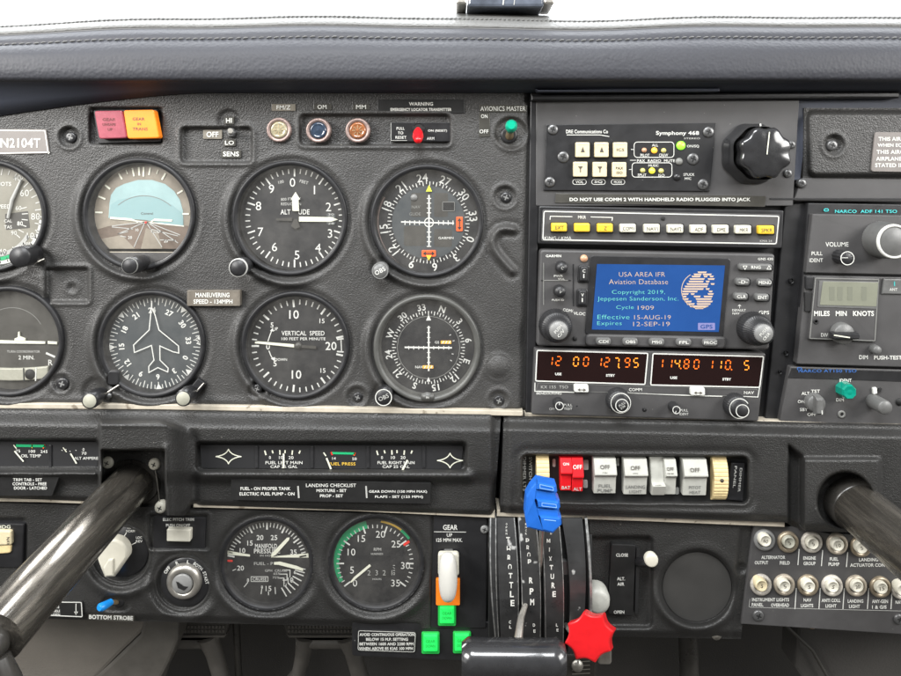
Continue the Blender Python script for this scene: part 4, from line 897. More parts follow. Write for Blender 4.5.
b=MB(); b.lathe(847.5,258.3,22,[(7.5,5),(7,12),(7.8,20.5),(7,22),(.01,22)],'knob',seg=60,flute=(12,.09)); b.arc(847.5,258.3,6.2,7,0,360,'white',22.25); b.line([(841.5,257.8),(848,257.8)],.6,'white',22.25); b.build('volume_knob',ad)
b=MB(); b.lathe(895,241.8,30,[(19,6),(18.5,18),(17.6,28.5),(16.6,30),(.01,30)],'knobgrey',seg=96,flute=(48,.02)); b.lathe(895,241.8,31,[(17.4,28.8),(17.0,30.6),(15,30.8),(14.8,29.9)],'white',seg=64,cap=False); b.build('tuning_knob',ad)
b=MB(); b.lathe(845,334.5,16,[(11,7),(10.5,14),(9.5,16),(.01,16)],'knobgrey',seg=48); b.prismx(845,336,20,-13,14,[(-3.4,14),(-3,21),(-1.5,23),(1.5,23),(3,21),(3.4,14)],'knob',bev=1.2); b.line([(834,335.2),(850,337.6)],1.2,'lume',23.3); b.build('selector_knob',ad)
b=MB(); b.lathe(878,350.5,13,[(4.6,4),(4.4,11.5),(3.6,13),(.01,13.3)],'knobgrey',seg=28); b.build('dim_button',ad)
tp=thing('transponder','dark grey transponder under the ADF radio with a green ident lamp','transponder',850,398,2)
b=MB(); b.plate(quad((790.5,366.5),(990,372),(990,432),(780,421),1.5),1,-14,'radiogrey',1); b.plate([(792,368),(990,374),(990,384.5),(788.5,378)],1.6,0,'radiodark',.2); b.build('case',tp)
b=MB(); H=2; b.text('NARCO AT150 TSO',827.5,370.9,3.1,'bluetext',H,w=58); b.loop(rr(799.5,368.8,5,3,1.4),.8,'bluetext',H)
for s,x,y,w_ in(('TST',815.5,391.2,9),('ALT',805.5,393.4,8),('ON',801.2,401.6,7),('SBY',803.8,409.6,8),('OFF',811.8,414.3,9),('IDENT',845.5,380.4,12),('DIM',840,399.8,7.6)): b.text(s,x,y,3.2,'white',H,w=w_,bold=.02)
b.build('lettering',tp)
b=MB(); b.lathe(817,404,9,[(9.5,1),(9,7),(8.5,9),(.01,9)],'knobgrey',seg=40); b.prismx(820,406,16,-3.4,3.4,[(-9,8),(-8,15),(-6,17.5),(7,17.5),(9,15),(10,8)],'knobgrey',bev=1); b.line([(822,410.5),(822.3,414.5)],1,'white',17.9); b.build('mode_knob',tp)
b=MB(); b.lathe(850,392.5,14,[(8.4,1),(8.2,6),(7.8,12),(6.5,14),(3,13.4),(.01,13.8)],'greenlens',seg=16,smooth=False,flute=(8,.08)); b.build('ident_lamp',tp)
b=MB(); b.lathe(886,408,24,[(7.5,1),(7.3,22),(6.4,24),(.01,24)],'knobgrey',seg=48,flute=(24,.04)); b.build('code_knob',tp)
b=MB(); b.plate(quad((873,388),(877,387.5),(877.5,393.5),(873.5,394.5),1),3.5,1,'white',.4); b.plate(quad((879,389),(882,388),(881.5,391.5),(878,393),.7),3.2,1,'voidblack',.3); b.lathe(842,414.5,2,[(4,0),(3.8,2),(1.8,2.2),(1.7,1)],'greydark',seg=20,cap=False); b.flat(circ(842,414.5,2,16),'voidblack',1.4); b.lathe(900,402,2,[(4,0),(3.8,2),(.01,2.2)],'voidblack',seg=20); b.build('small_fittings',tp)
# ================================================================ trim strips
def trimstrip(name,label,pts,hw,H,H0):
    top=[(x,y-hw) for x,y in pts]; bot=[(x,y+hw) for x,y in reversed(pts)]
    b=MB(); b.plate(top+bot,H,H0,'trim',.8); tag(b.build(name),label,'trim strip')
trimstrip('trim_strip','thin worn cream trim strip directly under the eight flight gauges',[(-60,405.5),(150,407),(330,410),(523,413.6)],2.6,6,-20)
trimstrip('trim_strip','cream painted metal edge under the centre stack of radios',[(524.5,416.5),(640,420),(780,424.5),(990,428)],3.6,1,-20)
trimstrip('trim_strip','cream trim strip under the fuel gauges, over the manifold pressure gauge',[(193,504),(350,507.5),(495,514.5)],3.6,9,-20)
trimstrip('trim_strip','short cream trim strip at the left edge, behind the left yoke shaft',[(-60,497.5),(40,499),(98,501)],3.4,9,-20)
trimstrip('trim_strip','cream trim strip under the rocker switches',[(497,513.2),(640,518),(785,524)],3.2,9,-20)
# ================================================================ engine gauge console (left)
ec=thing('engine_gauge_console','black moulded console strip with a long window of small fuel gauges','console',330,460,10)
def prof(y,y0,y1):
    return (y-y0)/(y1-y0)
def ybe(x):
    return 498+x*.034+(13-np.clip(x-98,0,97)*.02)*smooth(95,100,x)*smooth(192,184,x)
def hec(x,y):
    yt=407+x*.012; yb=ybe(x)
    v=y-yt
    h=8+15*smooth(2,20,v)                     # upper roll
    d=sdbox(x,y,331.5,456.5,134.5,13.5,4)
    lip=np.exp(-((y-(474.5+x*.004))/4.6)**2)*smooth(190,206,x)*smooth(478,466,x)*8
    h=h-7*smooth(470,486,y)+lip
    h=h-14*smooth(2.2,-1.2,d)
    d2=sdbox(x,y,-20,456,119,15.5,5); lip2=np.exp(-((y-472)/5.)**2)*smooth(104,94,x)*8
    h=h-14*smooth(2.2,-1.2,d2)+lip2
    # yoke shaft hood with sloping right side
    rx=165+(y-430)*.03
    k=np.minimum(smooth(98,101.5,x),smooth(rx+27,rx,x)); k=k*smooth(419,424,y-np.clip(x-160,0,99)*.3)
    h=h+27*k+2.5*k*np.exp(-((y-425)/2.)**2)
    h=h+3*np.exp(-((x-rx)/2.5)**2)*k*smooth(440,450,y)
    d3=np.maximum(np.maximum(102-x,x-rx+1),450-y); h=h-46*smooth(1.0,-1.0,d3)
    h=h-3*np.exp(-((x-195)/4.)**2)*smooth(425,440,y)
    h=h-10*smooth(489,497,x)-6*smooth(yb-5,yb+1,y)*(1-k)
    return h
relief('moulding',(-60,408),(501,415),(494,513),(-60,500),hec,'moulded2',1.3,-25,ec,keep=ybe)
b=MB(); b.plate(quad((200,445),(463,446),(461,469),(202,468),2),11.2,6,'dialblack',0)
for x in(256.5,312,368,424): b.plate(rr(x,457,3,22,.5),12.4,8,'knob',.5)
b.build('gauge_backing',ec)
def star(x,y):
    b=MB(); pts=[]
    for i in range(4):
        a0=math.radians(90*i); a1=math.radians(90*i+90); R0=(12.5 if i%2==1 else 7.2); R1=(12.5 if i%2==0 else 7.2)
        p0=(x+math.sin(a0)*R0,y-math.cos(a0)*R0); p1=(x+math.sin(a1)*R1,y-math.cos(a1)*R1)
        for j in range(6):
            u=j/6; c=(x,y); q=.62
            m_=(c[0]+((p0[0]+p1[0])/2-c[0])*(1-q),c[1]+((p0[1]+p1[1])/2-c[1])*(1-q))
            pts.append(((1-u)**2*p0[0]+2*u*(1-u)*m_[0]+u*u*p1[0],(1-u)**2*p0[1]+2*u*(1-u)*m_[1]+u*u*p1[1]))
    b.line(pts,1.0,'lume',11.8,True); return b
for x,y in((228.5,456.5),(450,460.5)): star(x,y).build('star_emblem',ec)
def minig(name,label,cx,w_,draw):
    t=thing(name,label,'gauge',cx,457,11); b=MB(); draw(b); b.build('dial',t); return t
H=11.7
def fuel(b,x,s,cap):
    for i,(dx,a) in enumerate(((-17,-32),(-10,-20),(-3,-5),(2,0),(9,12),(16,30))):
        b.line([(x+dx-math.sin(math.radians(a))*-2.4,452.2+abs(dx)*.03-2.2),(x+dx,452.5+abs(dx)*.03+ (2 if i%2==0 else .5))],1.4,'lume',H)
    b.text('0',x-13,457.5,3,'white',H);b.text('10',x-2,457.5,3,'white',H,w=4);b.text('20',x+8,457.5,3,'white',H,w=5)
    b.text(s,x+1,462.6,3,'white',H,w=37); b.text(cap,x+1,466.6,2.8,'white',H,w=27)
t=minig('fuel_gauge','small FUEL LEFT MAIN gauge with a vertical white needle',284,40,lambda b:fuel(b,283,'FUEL LEFT MAIN','CAP 25 GAL')); b=MB(); b.line([(283.6,453.5),(283.6,468)],1.7,'lume',12.8); b.build('needle',t)
t=minig('fuel_gauge','small FUEL RIGHT MAIN gauge with a needle slanting to the right',396,40,lambda b:fuel(b,395,'FUEL RIGHT MAIN','CAP 25 GAL')); b=MB(); b.line([(407.5,460),(402.5,470)],1.9,'lume',12.8); b.build('needle',t)
def fp(b):
    b.line([(332,453),(355,453.5)],2.2,'greenarc',H);b.line([(331,452),(332.5,455)],1.5,'redmark',H);b.line([(355,452.5),(354,455.5)],1.5,'flagorange',H);b.line([(323.5,452.5),(326,456)],1.2,'lume',H)
    b.text('14',334,458.3,2.6,'white',H,w=3.5);b.text('50',354.5,458.8,2.6,'white',H,w=4.5);b.text('FUEL PRESS',342,463.8,3,'yellowarc',H,w=27)
t=minig('fuel_pressure_gauge','small FUEL PRESS gauge with a green arc, middle of the console window',342,40,fp); b=MB(); b.line([(326.5,458),(331,469)],1.7,'lume',12.8); b.build('needle',t)
b=MB(); b.plate(quad((-40,441),(99,442),(97,469),(-40,468),2),11.2,6,'dialblack',0); b.plate(rr(50,457,3,24,.5),12.4,8,'knob',.5); b.build('gauge_backing',ec)
def ot(b):
    b.line([(16,445.5),(45,446)],2.6,'greenarc',H);b.line([(32,444.3),(32,448)],1,'yellowarc',H);b.line([(45,444.5),(43,448.5)],1,'flagorange',H);b.line([(13.5,445),(16.5,448.5)],1,'lume',H)
    b.text('75',18,451,2.8,'white',H,w=4.5);b.text('100',32,451.3,2.8,'white',H,w=6.5);b.text('245',44,451.5,2.8,'white',H,w=7);b.text('OIL TEMP',31,455.8,3,'white',H,w=20)
t=minig('oil_temperature_gauge','small OIL TEMP gauge with a green arc near the left edge',30,40,ot); b=MB(); b.line([(14.5,451),(23.5,461.5)],1.4,'lume',12.8); b.build('needle',t)
def am_(b):
    for x,y in((62,450),(66,449),(70,451),(76,450)): b.line([(x-.5,y),(x+.5,y+.6)],.6,'white',H)
    b.text('0',83.5,449.5,3,'white',H);b.text('70',84,453.3,2.8,'white',H,w=5);b.text('ALT AMPERES',87,458.2,2.8,'white',H,w=26); b.line([(63,447.5),(66.5,452)],1,'lume',H)
t=minig('ammeter','small ALT AMPERES gauge with a slanting needle, left of the yoke shaft',76,40,am_); b=MB(); b.line([(70.5,453.5),(76.5,463.5)],1.5,'lume',12.8); b.build('needle',t)
placard('checklist_placard','long black LANDING CHECKLIST placard with white print under the fuel gauges',quad((231,479),(431,483),(430,504),(231,500),1),'placardblack',[('FUEL - ON PROPER TANK',265.5,488.5,3.2,50,.02),('ELECTRIC FUEL PUMP - ON',267,493.8,3.2,55,.02),('LANDING CHECKLIST',331,485.3,3.4,50,.01),('MIXTURE - SET',331.5,490.5,3,30,.02),('PROP - SET',331.5,495.8,3,23,.02),('GEAR DOWN (150 MPH MAX)',398,491.8,3.2,58,.02),('FLAPS - SET (125 MPH)',399,497,3.2,48,.02)],H=22.6,H0=10)
b=MB()
for x in(298,366): b.line([(x,486),(x+.8,498)],1.6,'whitedim',23)
b.build('divider_bars',bpy.data.objects['checklist_placard'])
placard('checklist_placard','black placard ending DOOR LATCHED left of the yoke shaft',quad((-20,474),(60,474.5),(52,496),(-20,496),1),'placardblack',[('TRIM TAB - SET',27.5,479.6,3,29,.02),('CONTROLS - FREE',29.5,483.8,3,34,.02),('DOOR - LATCHED',30.5,488,3,33,.02)],H=22.8,H0=10)
# yoke shaft left with retaining plate
ys=thing('yoke_shaft','dark worn control yoke shaft running down to the lower left corner','yoke shaft',135,478,-4)
b=MB(); b.plate(quad((99,455.5),(157,456),(158,516),(97,515),3),-1,-8,'tubedark',1); b.build('mounting_plate',ys)
b=MB(); b.line([(104,457.5),(152,458)],.8,'whitedim',.4); b.tube([P(154,462,4),P(157,480,5),P(160,505,3)],.6,'steel',seg=6); b.plate(quad((126,448),(145,448),(146,455),(124,455),2),4,-4,'steel',1); b.plate(quad((112,450),(158,450),(158,453),(112,453),1),1,-4,'knobgrey',.5); b.build('retaining_clip',ys)
for x,y in((106.5,463.5),(153.5,465),(159.5,508.5)):
    b=MB(); b.lathe(x,y,7,[(6,-1),(6,4.5),(5,6.5),(2.5,7),(.01,7)],'brass' if 0 else 'offwhite',seg=28); b.line([(x-2.2,y-1),(x+2.2,y+1.2)],1,'voidblack',7.3); b.line([(x+1.2,y-2.2),(x-1,y+2.2)],1,'voidblack',7.3); b.build('screw',ys)
def P3(px,py,H): return P(px,py,H)
base=P(138,477,-10); 
def perp(p,H): return np.array([p[0],-H,p[2]])
b=MB(); rad=24
drx=.0; drz=-.02
def along(base,H,kx,kz): return np.array([base[0]+kx*H,-H,base[2]+kz*H])
b.tube([along(base,h,-.0,-.07) for h in(-10,0,3)],[rad+4,rad+4,rad+2.5],'tubedark',seg=40); b.build('shaft_collar',ys)
b=MB(); b.tube([along(base,h,-.0,-.07) for h in(-10,-2,2,40,90,140,190,240)],[rad-6,rad-3,rad-2]+[rad-1.5]*5,'tubestreak',seg=56,cap=True); b.build('shaft',ys)
b=MB(); e=along(base,246,-.0,-.07); b.tube([e+np.array([0,8,0]),e+np.array([0,0,0]),e+np.array([0,-10,-6])],[12,15,12],'tubedark',seg=32)
b.tube([e+np.array([8,-6,-8]),e+np.array([12,-8,-26]),e+np.array([14,-6,-60])],[10,13,13],'tubedark',seg=20); b.build('yoke_joint',ys)
# ================================================================ switch console (right)
cc=thing('switch_console','black crinkle moulded console with a long slot holding the rocker switches','console',700,480,10)
def ybc(x):
    return 512.5+(x-500)*.034+8.0*smooth(783,802,x)+0*x
def hcc(x,y):
    yt=418+(x-503)*.02; v=y-yt
    h=6+15*smooth(1,13,v)
    h=h-5*smooth(511,503,x)
    d=sdbox(x,y-(x-635)*.008,635,479,112.5,22.5,5); h=h-18*smooth(2.0,-1.2,d)
    h=h-2.2*np.exp(-((d-6)/4)**2)
    bot=ybc(x)
    h=h-7*smooth(bot-8,bot,y)
    gy=smooth(444,450,y-(x-790)*.8)
    h=h-13*smooth(787,790.5,x)*smooth(806,801,x)*gy
    h=h+9*smooth(799,803,x)*smooth(882,877,x)*smooth(456,461,y)
    d=np.hypot(x-845,(y-500))-28; h=h-30*smooth(1.2,-1.2,d)
    return h
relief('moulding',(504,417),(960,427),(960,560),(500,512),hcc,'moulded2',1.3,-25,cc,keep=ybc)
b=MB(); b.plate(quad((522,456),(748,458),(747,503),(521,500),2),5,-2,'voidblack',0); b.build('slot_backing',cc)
# shadow well behind the shaft
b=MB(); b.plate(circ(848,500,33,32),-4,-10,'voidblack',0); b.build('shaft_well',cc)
def wheel_(name,label,x,w_,y0,y1):
    b=MB(); n=14; pr=[]
    for i in range(n+1):
        a=math.pi*(i/n); yy=(y0+y1)/2-math.cos(a)*(y1-y0)/2; pr.append((yy-(y0+y1)/2,6+11*math.sin(a)))
    O,eu,ev=frame(x,(y0+y1)/2,12); v=[];f=[]
    fine=[];N=72
    for i in range(N+1):
        a=math.pi*i/N; yy=-math.cos(a)*(y1-y0)/2; hh=5+13*math.sin(a)-(.5 if i%4==0 else 0); fine.append((yy,hh))
    b.prismx(x,(y0+y1)/2,12,-w_/2,w_/2,fine,'wheel'); return b
o=wheel_('dimmer_wheel','',542.5,12.5,454,506).build('dimmer_wheel'); tag(o,'cream thumbwheel left of the red switches','thumbwheel','cream dimmer thumbwheels')
b=wheel_('dimmer_wheel','',719.5,14,456,502); b.lathe(722,480.5,18,[(2,16),(1.9,18.3),(.01,18.1)],'inkdark',seg=14); o=b.build('dimmer_wheel'); tag(o,'cream thumbwheel with a dark hole at the right end of the switch row','thumbwheel','cream dimmer thumbwheels')
def rocker(x,w_,y0,y1,m,label,lines,m2=None,name='rocker_switch',group='rocker switches in the console slot',split=.40,flip=False):
    cy=(y0+y1)/2; ys_=(y0+(y1-y0)*split)-cy; h0,h1=y0-cy,y1-cy
    t=thing(name,label,'switch',x,cy,6,group)
    pr=[(h0,3),(h0,16),(ys_-1,22.5),(ys_,22.5),(ys_+2.4,19.5),(ys_+3.6,18),(h1,15),(h1,3)] if not flip else [(h0,3),(h0,10),(ys_-2,17),(ys_,22.5),(h1,17),(h1,3)]
    b=MB(); b.prismx(x,cy,17,-w_/2,w_/2,pr,m,bev=.6); b.build('paddle',t)
    b=MB()
    hs_=lambda y: .35+float(np.interp(y-cy,[p[0] for p in pr[1:-1]],[p[1] for p in pr[1:-1]]))
    for s,yy,h_,tw,c,hh in lines: b.text(s,x,yy,h_,c,hs_,w=tw,bold=.015)
    b.build('lettering',t); return t
rocker(566,11,458.5,491,'red','left red rocker switch lettered BAT beside the ALT switch',[('ON',464,2.4,6,'white',20),('BAT',487.5,3.4,8.5,'white',14.2)])
rocker(577.5,11,458.5,492,'red','right red rocker switch lettered ALT with OFF on its top face',[('OFF',467,3.8,9,'white',21.6),('ALT',489,3.4,8.5,'white',14.2)],split=.5)
rocker(605,22,459,494,'rockergrey','pale grey rocker switch lettered FUEL PUMP beside the red pair',[('OFF',467,3.6,9.5,'inkdark',21),('ON',473,1.6,5,'inkdark',23),('FUEL',486,3.6,13,'greydark',14.6),('PUMP',490.5,3.6,15,'greydark',13.4)])
rocker(635.5,23,459.5,495,'rockergrey','pale grey rocker switch lettered LANDING LIGHT',[('OFF',468,3.6,9.5,'inkdark',21),('ON',473.6,1.6,5,'inkdark',23),('LANDING',487,3.6,19,'greydark',14.6),('LIGHT',491.6,3.4,12.5,'greydark',13.4)])
rocker(658,13,459.5,495,'rockergrey','narrow pale rocker switch with its lower half pushed out, lettered ANTI COLL',[('FIN',464.5,2,5,'inkdark',13),('ANTI',486,3,6,'greydark',21),('COLL',490.5,3,6,'greydark',19)],flip=True,split=.7)
rocker(670.3,11.5,460,495,'rockergrey','narrow pale rocker switch pushed out at the top, second of the narrow pair',[('OFF',469,3,7,'inkdark',21.6),('STROBE',473.8,1.6,7,'inkdark',23)])
rocker(695,23.5,460,496,'rockergrey','pale grey rocker switch lettered PITOT HEAT beside the right thumbwheel',[('OFF',470,3.6,9.5,'inkdark',21.4),('ON',475.5,1.6,5,'inkdark',23),('PITOT',487.5,3.4,12,'greydark',14.4),('HEAT',492.3,3.4,11,'greydark',13)])
b=MB()
for i,(x,s) in enumerate(((524.5,'DIMMER'),(530.5,'SWITCH'))): 
    b.text(s+' LTS',x,474,3,'whitedim',6,w=34,rot=90)
b.build('slot_lettering',cc)
for x_q,y_q,w_q,h_q in ((586,465,5,10),(585.5,484,4.5,8),(618,462,2.5,8),(677,491,4,7),(554,463,3,8)):
    b=MB(); b.plate(rr(x_q,y_q,w_q,h_q,1.2),5.9,5,'whitedim',.2); b.build('tape_patch',cc)
b=MB()
b.plate(quad((731.5,463),(745,463.5),(743,501),(727,499.5),1),10,4,'blackplastic',.5)
b.text('PANEL',735,477,2.4,'whitedim',10.3,w=22,rot=95);b.text('DIMMER',740,480,2.4,'whitedim',10.3,w=24,rot=95)
b.build('dimmer_plate',cc)
placard('takeoff_placard','black placard on the right edge beginning WARNING over TAKING and USING in white',quad((880,444.5),(960,446),(960,463),(883,461.5),2),'placardtan',[('WARNING',893.5,449.3,3.4,18,.03),('TAKING OFF',895,454.3,3.4,23,.03),('USING FLAPS',896,459.3,3.4,25,.03)],H=18,H0=10)
ys2=thing('yoke_shaft','dark worn control yoke shaft running out of the right edge of the photo','yoke shaft',848,498,-2)
base=P(846,497,-6)
b=MB(); b.tube([along(base,h,.0,-.02) for h in(-8,18,19.5)],[28,28,26.5],'tubedark',seg=40); b.build('shaft_collar',ys2)
b=MB(); b.tube([along(base,h,.0,-.02) for h in(-8,40,90,140,200)],[25.5,25.5,25.5,25.5,25.5],'tubestreak',seg=56,cap=True); b.build('shaft',ys2)

# ================================================================ lower left panel
lp=thing('lower_left_panel','black crinkle moulded lower panel holding the manifold pressure and RPM gauges','panel',250,570)
LG=[(267,563.5,47.5),(376.5,562.5,48.5),(183,583,28),(121,555,30)]
def hlp(x,y):
    h=4*np.ones_like(x)
    for cx,cy,r in LG:
        d=np.hypot(x-cx,y-cy)-r; ang=np.arctan2(y-cy,x-cx); bias=.12+.88*smooth(.1,.8,np.cos(ang-math.radians(108)))
        h=h+5.5*bias*np.exp(-((d-9)/5.)**2)-2*np.exp(-((d-1.5)/3)**2)
    for cx,cy,r in LG[:2]:
        h=np.where(np.hypot(x-cx,y-cy)<r-1.5,-16,h)
    for cx,cy,r in LG[2:]:
        h=h-5*smooth(1.5,-1.5,np.hypot(x-cx,y-cy)-r+2)
    d=sdbox(x,y,179,532,29,17,2); h=h-3*smooth(1.5,-1.5,d)+1*np.exp(-((d-2.4)/1.8)**2)
    d=sdbox(x,y,116,604,14,8,8); h=h-2.5*smooth(2,-2,d)
    h=h-5*smooth(3,-3,sdbox(x,y,6,541,20,22,3))
    h=h-3*smooth(429,433,x)*smooth(1,3,y-500)
    yb=617+x*.028; h=h-8*smooth(yb-8,yb,y)*smooth(425,415,x)
    return h
relief('moulding',(-60,501),(489,517),(486,630),(-60,616),hlp,'moulded2',1.1,-25,lp)
b=MB(); b.plate(quad((352,622),(491,622),(489,662),(352,656),3),2,-16,'radiodark',1); b.build('lower_tab',lp)
b=MB(); b.plate(quad((434,516),(487,518),(486,628),(431,628),2),3.6,-8,'radiodark',.6); b.build('gear_plate',lp)
part_screws(lp,[(484.5,530,4)],H=5.4,m='knobcap')
# manifold pressure
t,f=gauge('manifold_pressure_gauge','manifold pressure gauge with two cream needles in the lower panel',267,563.5,47,267,562.5,41.5,'dialblack')
C=(267,562.5)
for i in range(31):
    a=-80+i*160/30; f.tick(*C,35.5 if i%5 else 33,40,a,1.0 if i%5 else 1.6,'white',H1)
for s,x,y,h in(('10',242.5,550.5,5),('15',250,543,5),('20',260,537.5,5),('25',274,537.5,5),('35',293.5,552,5),('20',240.5,568,5),('15',268.5,588.5,5.2),('10',290.5,580,5),('8',248,580,3.4)): f.text(s,x,y,h,'white',H1)
f.text('MANIFOLD',266,546,4.6,'white',H1,w=22);f.text('PRESSURE',267,551,4.6,'white',H1,w=26);f.text('IN HG ABS',269,555.5,2,'whitedim',H1,w=18);f.text('FUEL - P R E',268,563.5,3,'whitedim',H1,w=28);f.text('GPH  CRUISE',276,570.5,2.4,'whitedim',H1,w=22)
f.loop(rr(259.5,579,17.5,5.4,.5),.6,'white',H1); f.text('CRUISE',259.5,579,3,'white',H1,w=14)
f.text('65%',277,573.6,2.2,'whitedim',H1,w=7);f.text('75%',276,577.5,2.2,'whitedim',H1,w=7)
f.flat([(227.5,550.5),(227.5,554.5),(250,556.5),(250,554.5)],'lume',H1); f.flat([(308.5,553.2),(308.5,557.5),(271,557.3),(271,556.4)],'lume',H1); f.line([(227.5,560.6),(232.5,560.8)],2,'redmark',H1)
for a in(100,105,110,118,126,134,142,150): f.tick(*C,29,39,a,1.2,'white',H1)
for q in(((283,570),(290,570),(290,577)),((280,574),(287,574),(287,580),(283,580)),((279,578),(284,578),(284,584)),((262,587),(261,594)),((268.5,591.5),(268.5,595)),((275,587),(275.5,594)),((248,582),(244,587)),((236,569),(232.5,570.5))): f.line(list(q),.8,'white',H1)
f.text('8',262,587,3,'white',H1);f.text('6',295,572,4,'white',H1);f.text('11',285,585,3,'white',H1)
f.build('dial',t)
p=MB(); p.flat([(270.5,555.3),(273,552),(287,537.6),(289.6,537.4),(289,540),(276,554.5),(272.5,556.5)],'lume',H3); p.build('upper_needle',t)
p=MB(); p.flat([(274,562),(280,561.5),(297,565.8),(303.5,568.6),(303,571),(296,569.2),(278,564.6),(274,564.5)],'lume',H3); p.build('lower_needle',t)
g=MB(); g.lathe(267,563.5,0,[(43,1.0),(24,1.35),(.01,1.55)],'glass',seg=64); g.build('cover_glass',t)
# RPM
t,f=gauge('tachometer','RPM gauge with a thick green arc and red mark, beside the manifold pressure gauge',376.5,562.5,48,375.5,563.5,42,'dialblack')
C=(375,563)
f.arc(375,563.5,36,43.5,-118,-12,'greenarc',H1,n=40); f.flat([(336.5,578),(335,580),(341.5,577.5)],'greenarc',H1)
f.arc(375,563.5,41.5,43.5,8,38,'yellowarc',H1); f.arc(375,563.5,41,43.5,38,54,'greenarc',H1); f.tick(375,563.5,34,41,57,2.6,'redmark',H1+.1)
for i in range(36):
    a=-127+i*254/35; f.tick(*C,35 if i%5 else 31,38.5,a,.9 if i%5 else 1.5,'white',H2)
for s,x,y in(('5',352,570),('10',351.5,552),('15',361.5,538.5),('20',380.5,534.2),('25',396,544),('30',405.5,565.5),('35',395.5,583),('0',355,583)): f.text(s,x,y,6.8,'white',H1,bold=.0)
f.text('RPM',377.5,549.3,3,'whitedim',H1,w=7.5);f.text('HUNDREDS',377,553.8,2,'whitedim',H1,w=12)
f.plate(rr(378,573.5,25,7.5,.5),-6.3,-7,'voidblack',0)
for k_,s in enumerate('2321'): f.text(s,369+k_*7.6,572.7,5,'whitedim',-6,bold=-.01)
f.text('HOURS',377,579,1.8,'whitedim',H1,w=9); f.text('1/10',394,570,2,'whitedim',H1,rot=90,w=10)
f.build('dial',t)
p=MB(); p.flat([(369.5,564),(371,566),(356,578.5),(351.5,582.5),(350,582),(354,577)],'lume',H3); p.build('needle',t)
g=MB(); g.lathe(376.5,562.5,0,[(44,1.0),(24,1.35),(.01,1.55)],'glass',seg=64); g.build('cover_glass',t)
# left small controls
s_=thing('pitch_trim_button','ivory rectangular push button under the words ELEC PITCH TRIM','switch',178,535,2)
b=MB(); b.plate(quad((154,515),(206,518),(205,551),(153,548),2),2.4,-4,'radiodark',.5); b.text('ELEC PITCH TRIM',178.5,519.4,3,'white',2.8,w=31,bold=.02);b.text('PUSH ON/OFF',178,525.2,3,'white',2.8,w=24,bold=.02); b.plate(rr(179,538.5,26,14,1),3.2,0,'voidblack',.3); b.build('plate',s_)
b=MB(); b.plate(quad((166.5,529.3),(190.5,529.8),(190,542),(166.5,541.5),1.2),9,0,'offwhite',1); b.build('button',s_)
ig=thing('ignition_switch','steel key ignition ring marked OFF R L BOTH START','ignition switch',183,583)
b=MB(); b.lathe(185,583,2,[(25,-6),(25,0),(24,1.6),(14,2)],'screwblack',seg=56,cap=False)
for s,a in(('OFF',-52),('R',-20),('L',10),('BOTH',38),('START',75)): 
    x,y=pol(184.5,583.5,22,a); b.text(s,x,y,3.4,'white',2.4,rot=a,w=2.5*len(s)+.5 if len(s)>1 else 2.6,bold=.02)
b.build('escutcheon',ig)
b=MB(); b.lathe(182.5,584,9,[(17.6,0),(17.6,4),(16.8,6.5),(14.8,8.6),(12.2,9),(10.8,8),(10.4,5)],'steel',seg=56,cap=False); b.build('outer_ring',ig)
b=MB(); b.lathe(181.5,584.8,9,[(10.6,3),(10.2,7.5),(9,9),(.01,9)],'knobcap',seg=36); b.plate([(176,581.5),(181,586),(188,587),(184,590.5),(178,588)],9.6,7,'voidblack',0); b.line([(177,582.5),(185,588.5)],2.2,'voidblack',9.8); b.build('key_barrel',ig)
hs=thing('heading_mode_knob','round white pointer knob on a black dial marked LOC NORM and LOC REV','knob',118,556)
b=MB(); b.lathe(123,552,1.5,[(25.5,-6),(25.5,0),(24.5,1.5),(.01,1.5)],'blackplastic',seg=48)
b.text('LOC',130.5,527.5,2.4,'white',1.9,w=6);b.text('NORM',130.5,531,2.4,'white',1.9,w=8.5);b.text('LOC',139,537.5,2.4,'white',1.9,w=6);b.text('REV',139.2,541.2,2.4,'white',1.9,w=6.5);b.line([(123,538),(126.5,532.5)],.9,'white',1.9);b.line([(130,545.5),(136,542.5)],.9,'white',1.9); b.build('dial',hs)
b=MB(); b.plate(circ(112,554.5,15.5,24,-60,105)+[(121,567),(114,577.5),(104,578),(100,568),(97,560)],13,2,'offwhite',2.6,smooth=True); b.plate([(108,560),(113,559),(113,576),(105,576.5),(103,568)],15,8,'offwhite',1.3); b.build('knob',hs)
bs=thing('bottom_strobe_switch','small toggle with a bright blue tip over the words BOTTOM STROBE','switch',116,604)
b=MB(); b.lathe(118,602,3,[(6,0),(6,2),(5,3),(3.4,3)],'screwblack',seg=20); b.build('collar',bs)
b=MB(); b.tube([P(117,602,2),P(112,602,10)],[2.6,2.6],'brass',seg=12); lv_=b.build('lever',bs)
b=MB(); b.tube([P(111.5,601.5,9),P(104.5,605.5,17),P(100.5,607.5,22),P(99,608.3,24)],[3.6,4.6,4.8,3],'bluetip',seg=18); b.build('blue_tip',lv_)
b=MB(); b.plate(quad((88,613.5),(134,615.5),(133.5,622),(88,619.5),.8),2.2,-2,'dyno',.2); b.text('BOTTOM STROBE',111,617.4,4.2,'white',2.6,w=44,rot=1.8,bold=.03); b.build('label_strip',bs)
placard('instruction_placard','black placard with a white border and a down arrow, just right of the yoke shaft',quad((30,600.5),(82.5,601),(83.5,618),(28,615.5),2.5),'placardblack',[('TO OPEN',53,607,2.6,12,.02),('PULL HANDLE',52,611,2.6,16,.02),('TO OPEN',54,614.5,2.2,12,.02)],H=6,border=.9)
b=MB(); b.line([(76,603.5),(76,614)],.8,'white',6.5); b.flat([(74,611.5),(78,611.5),(76,615)],'white',6.5); b.build('arrow',bpy.data.objects['instruction_placard'])
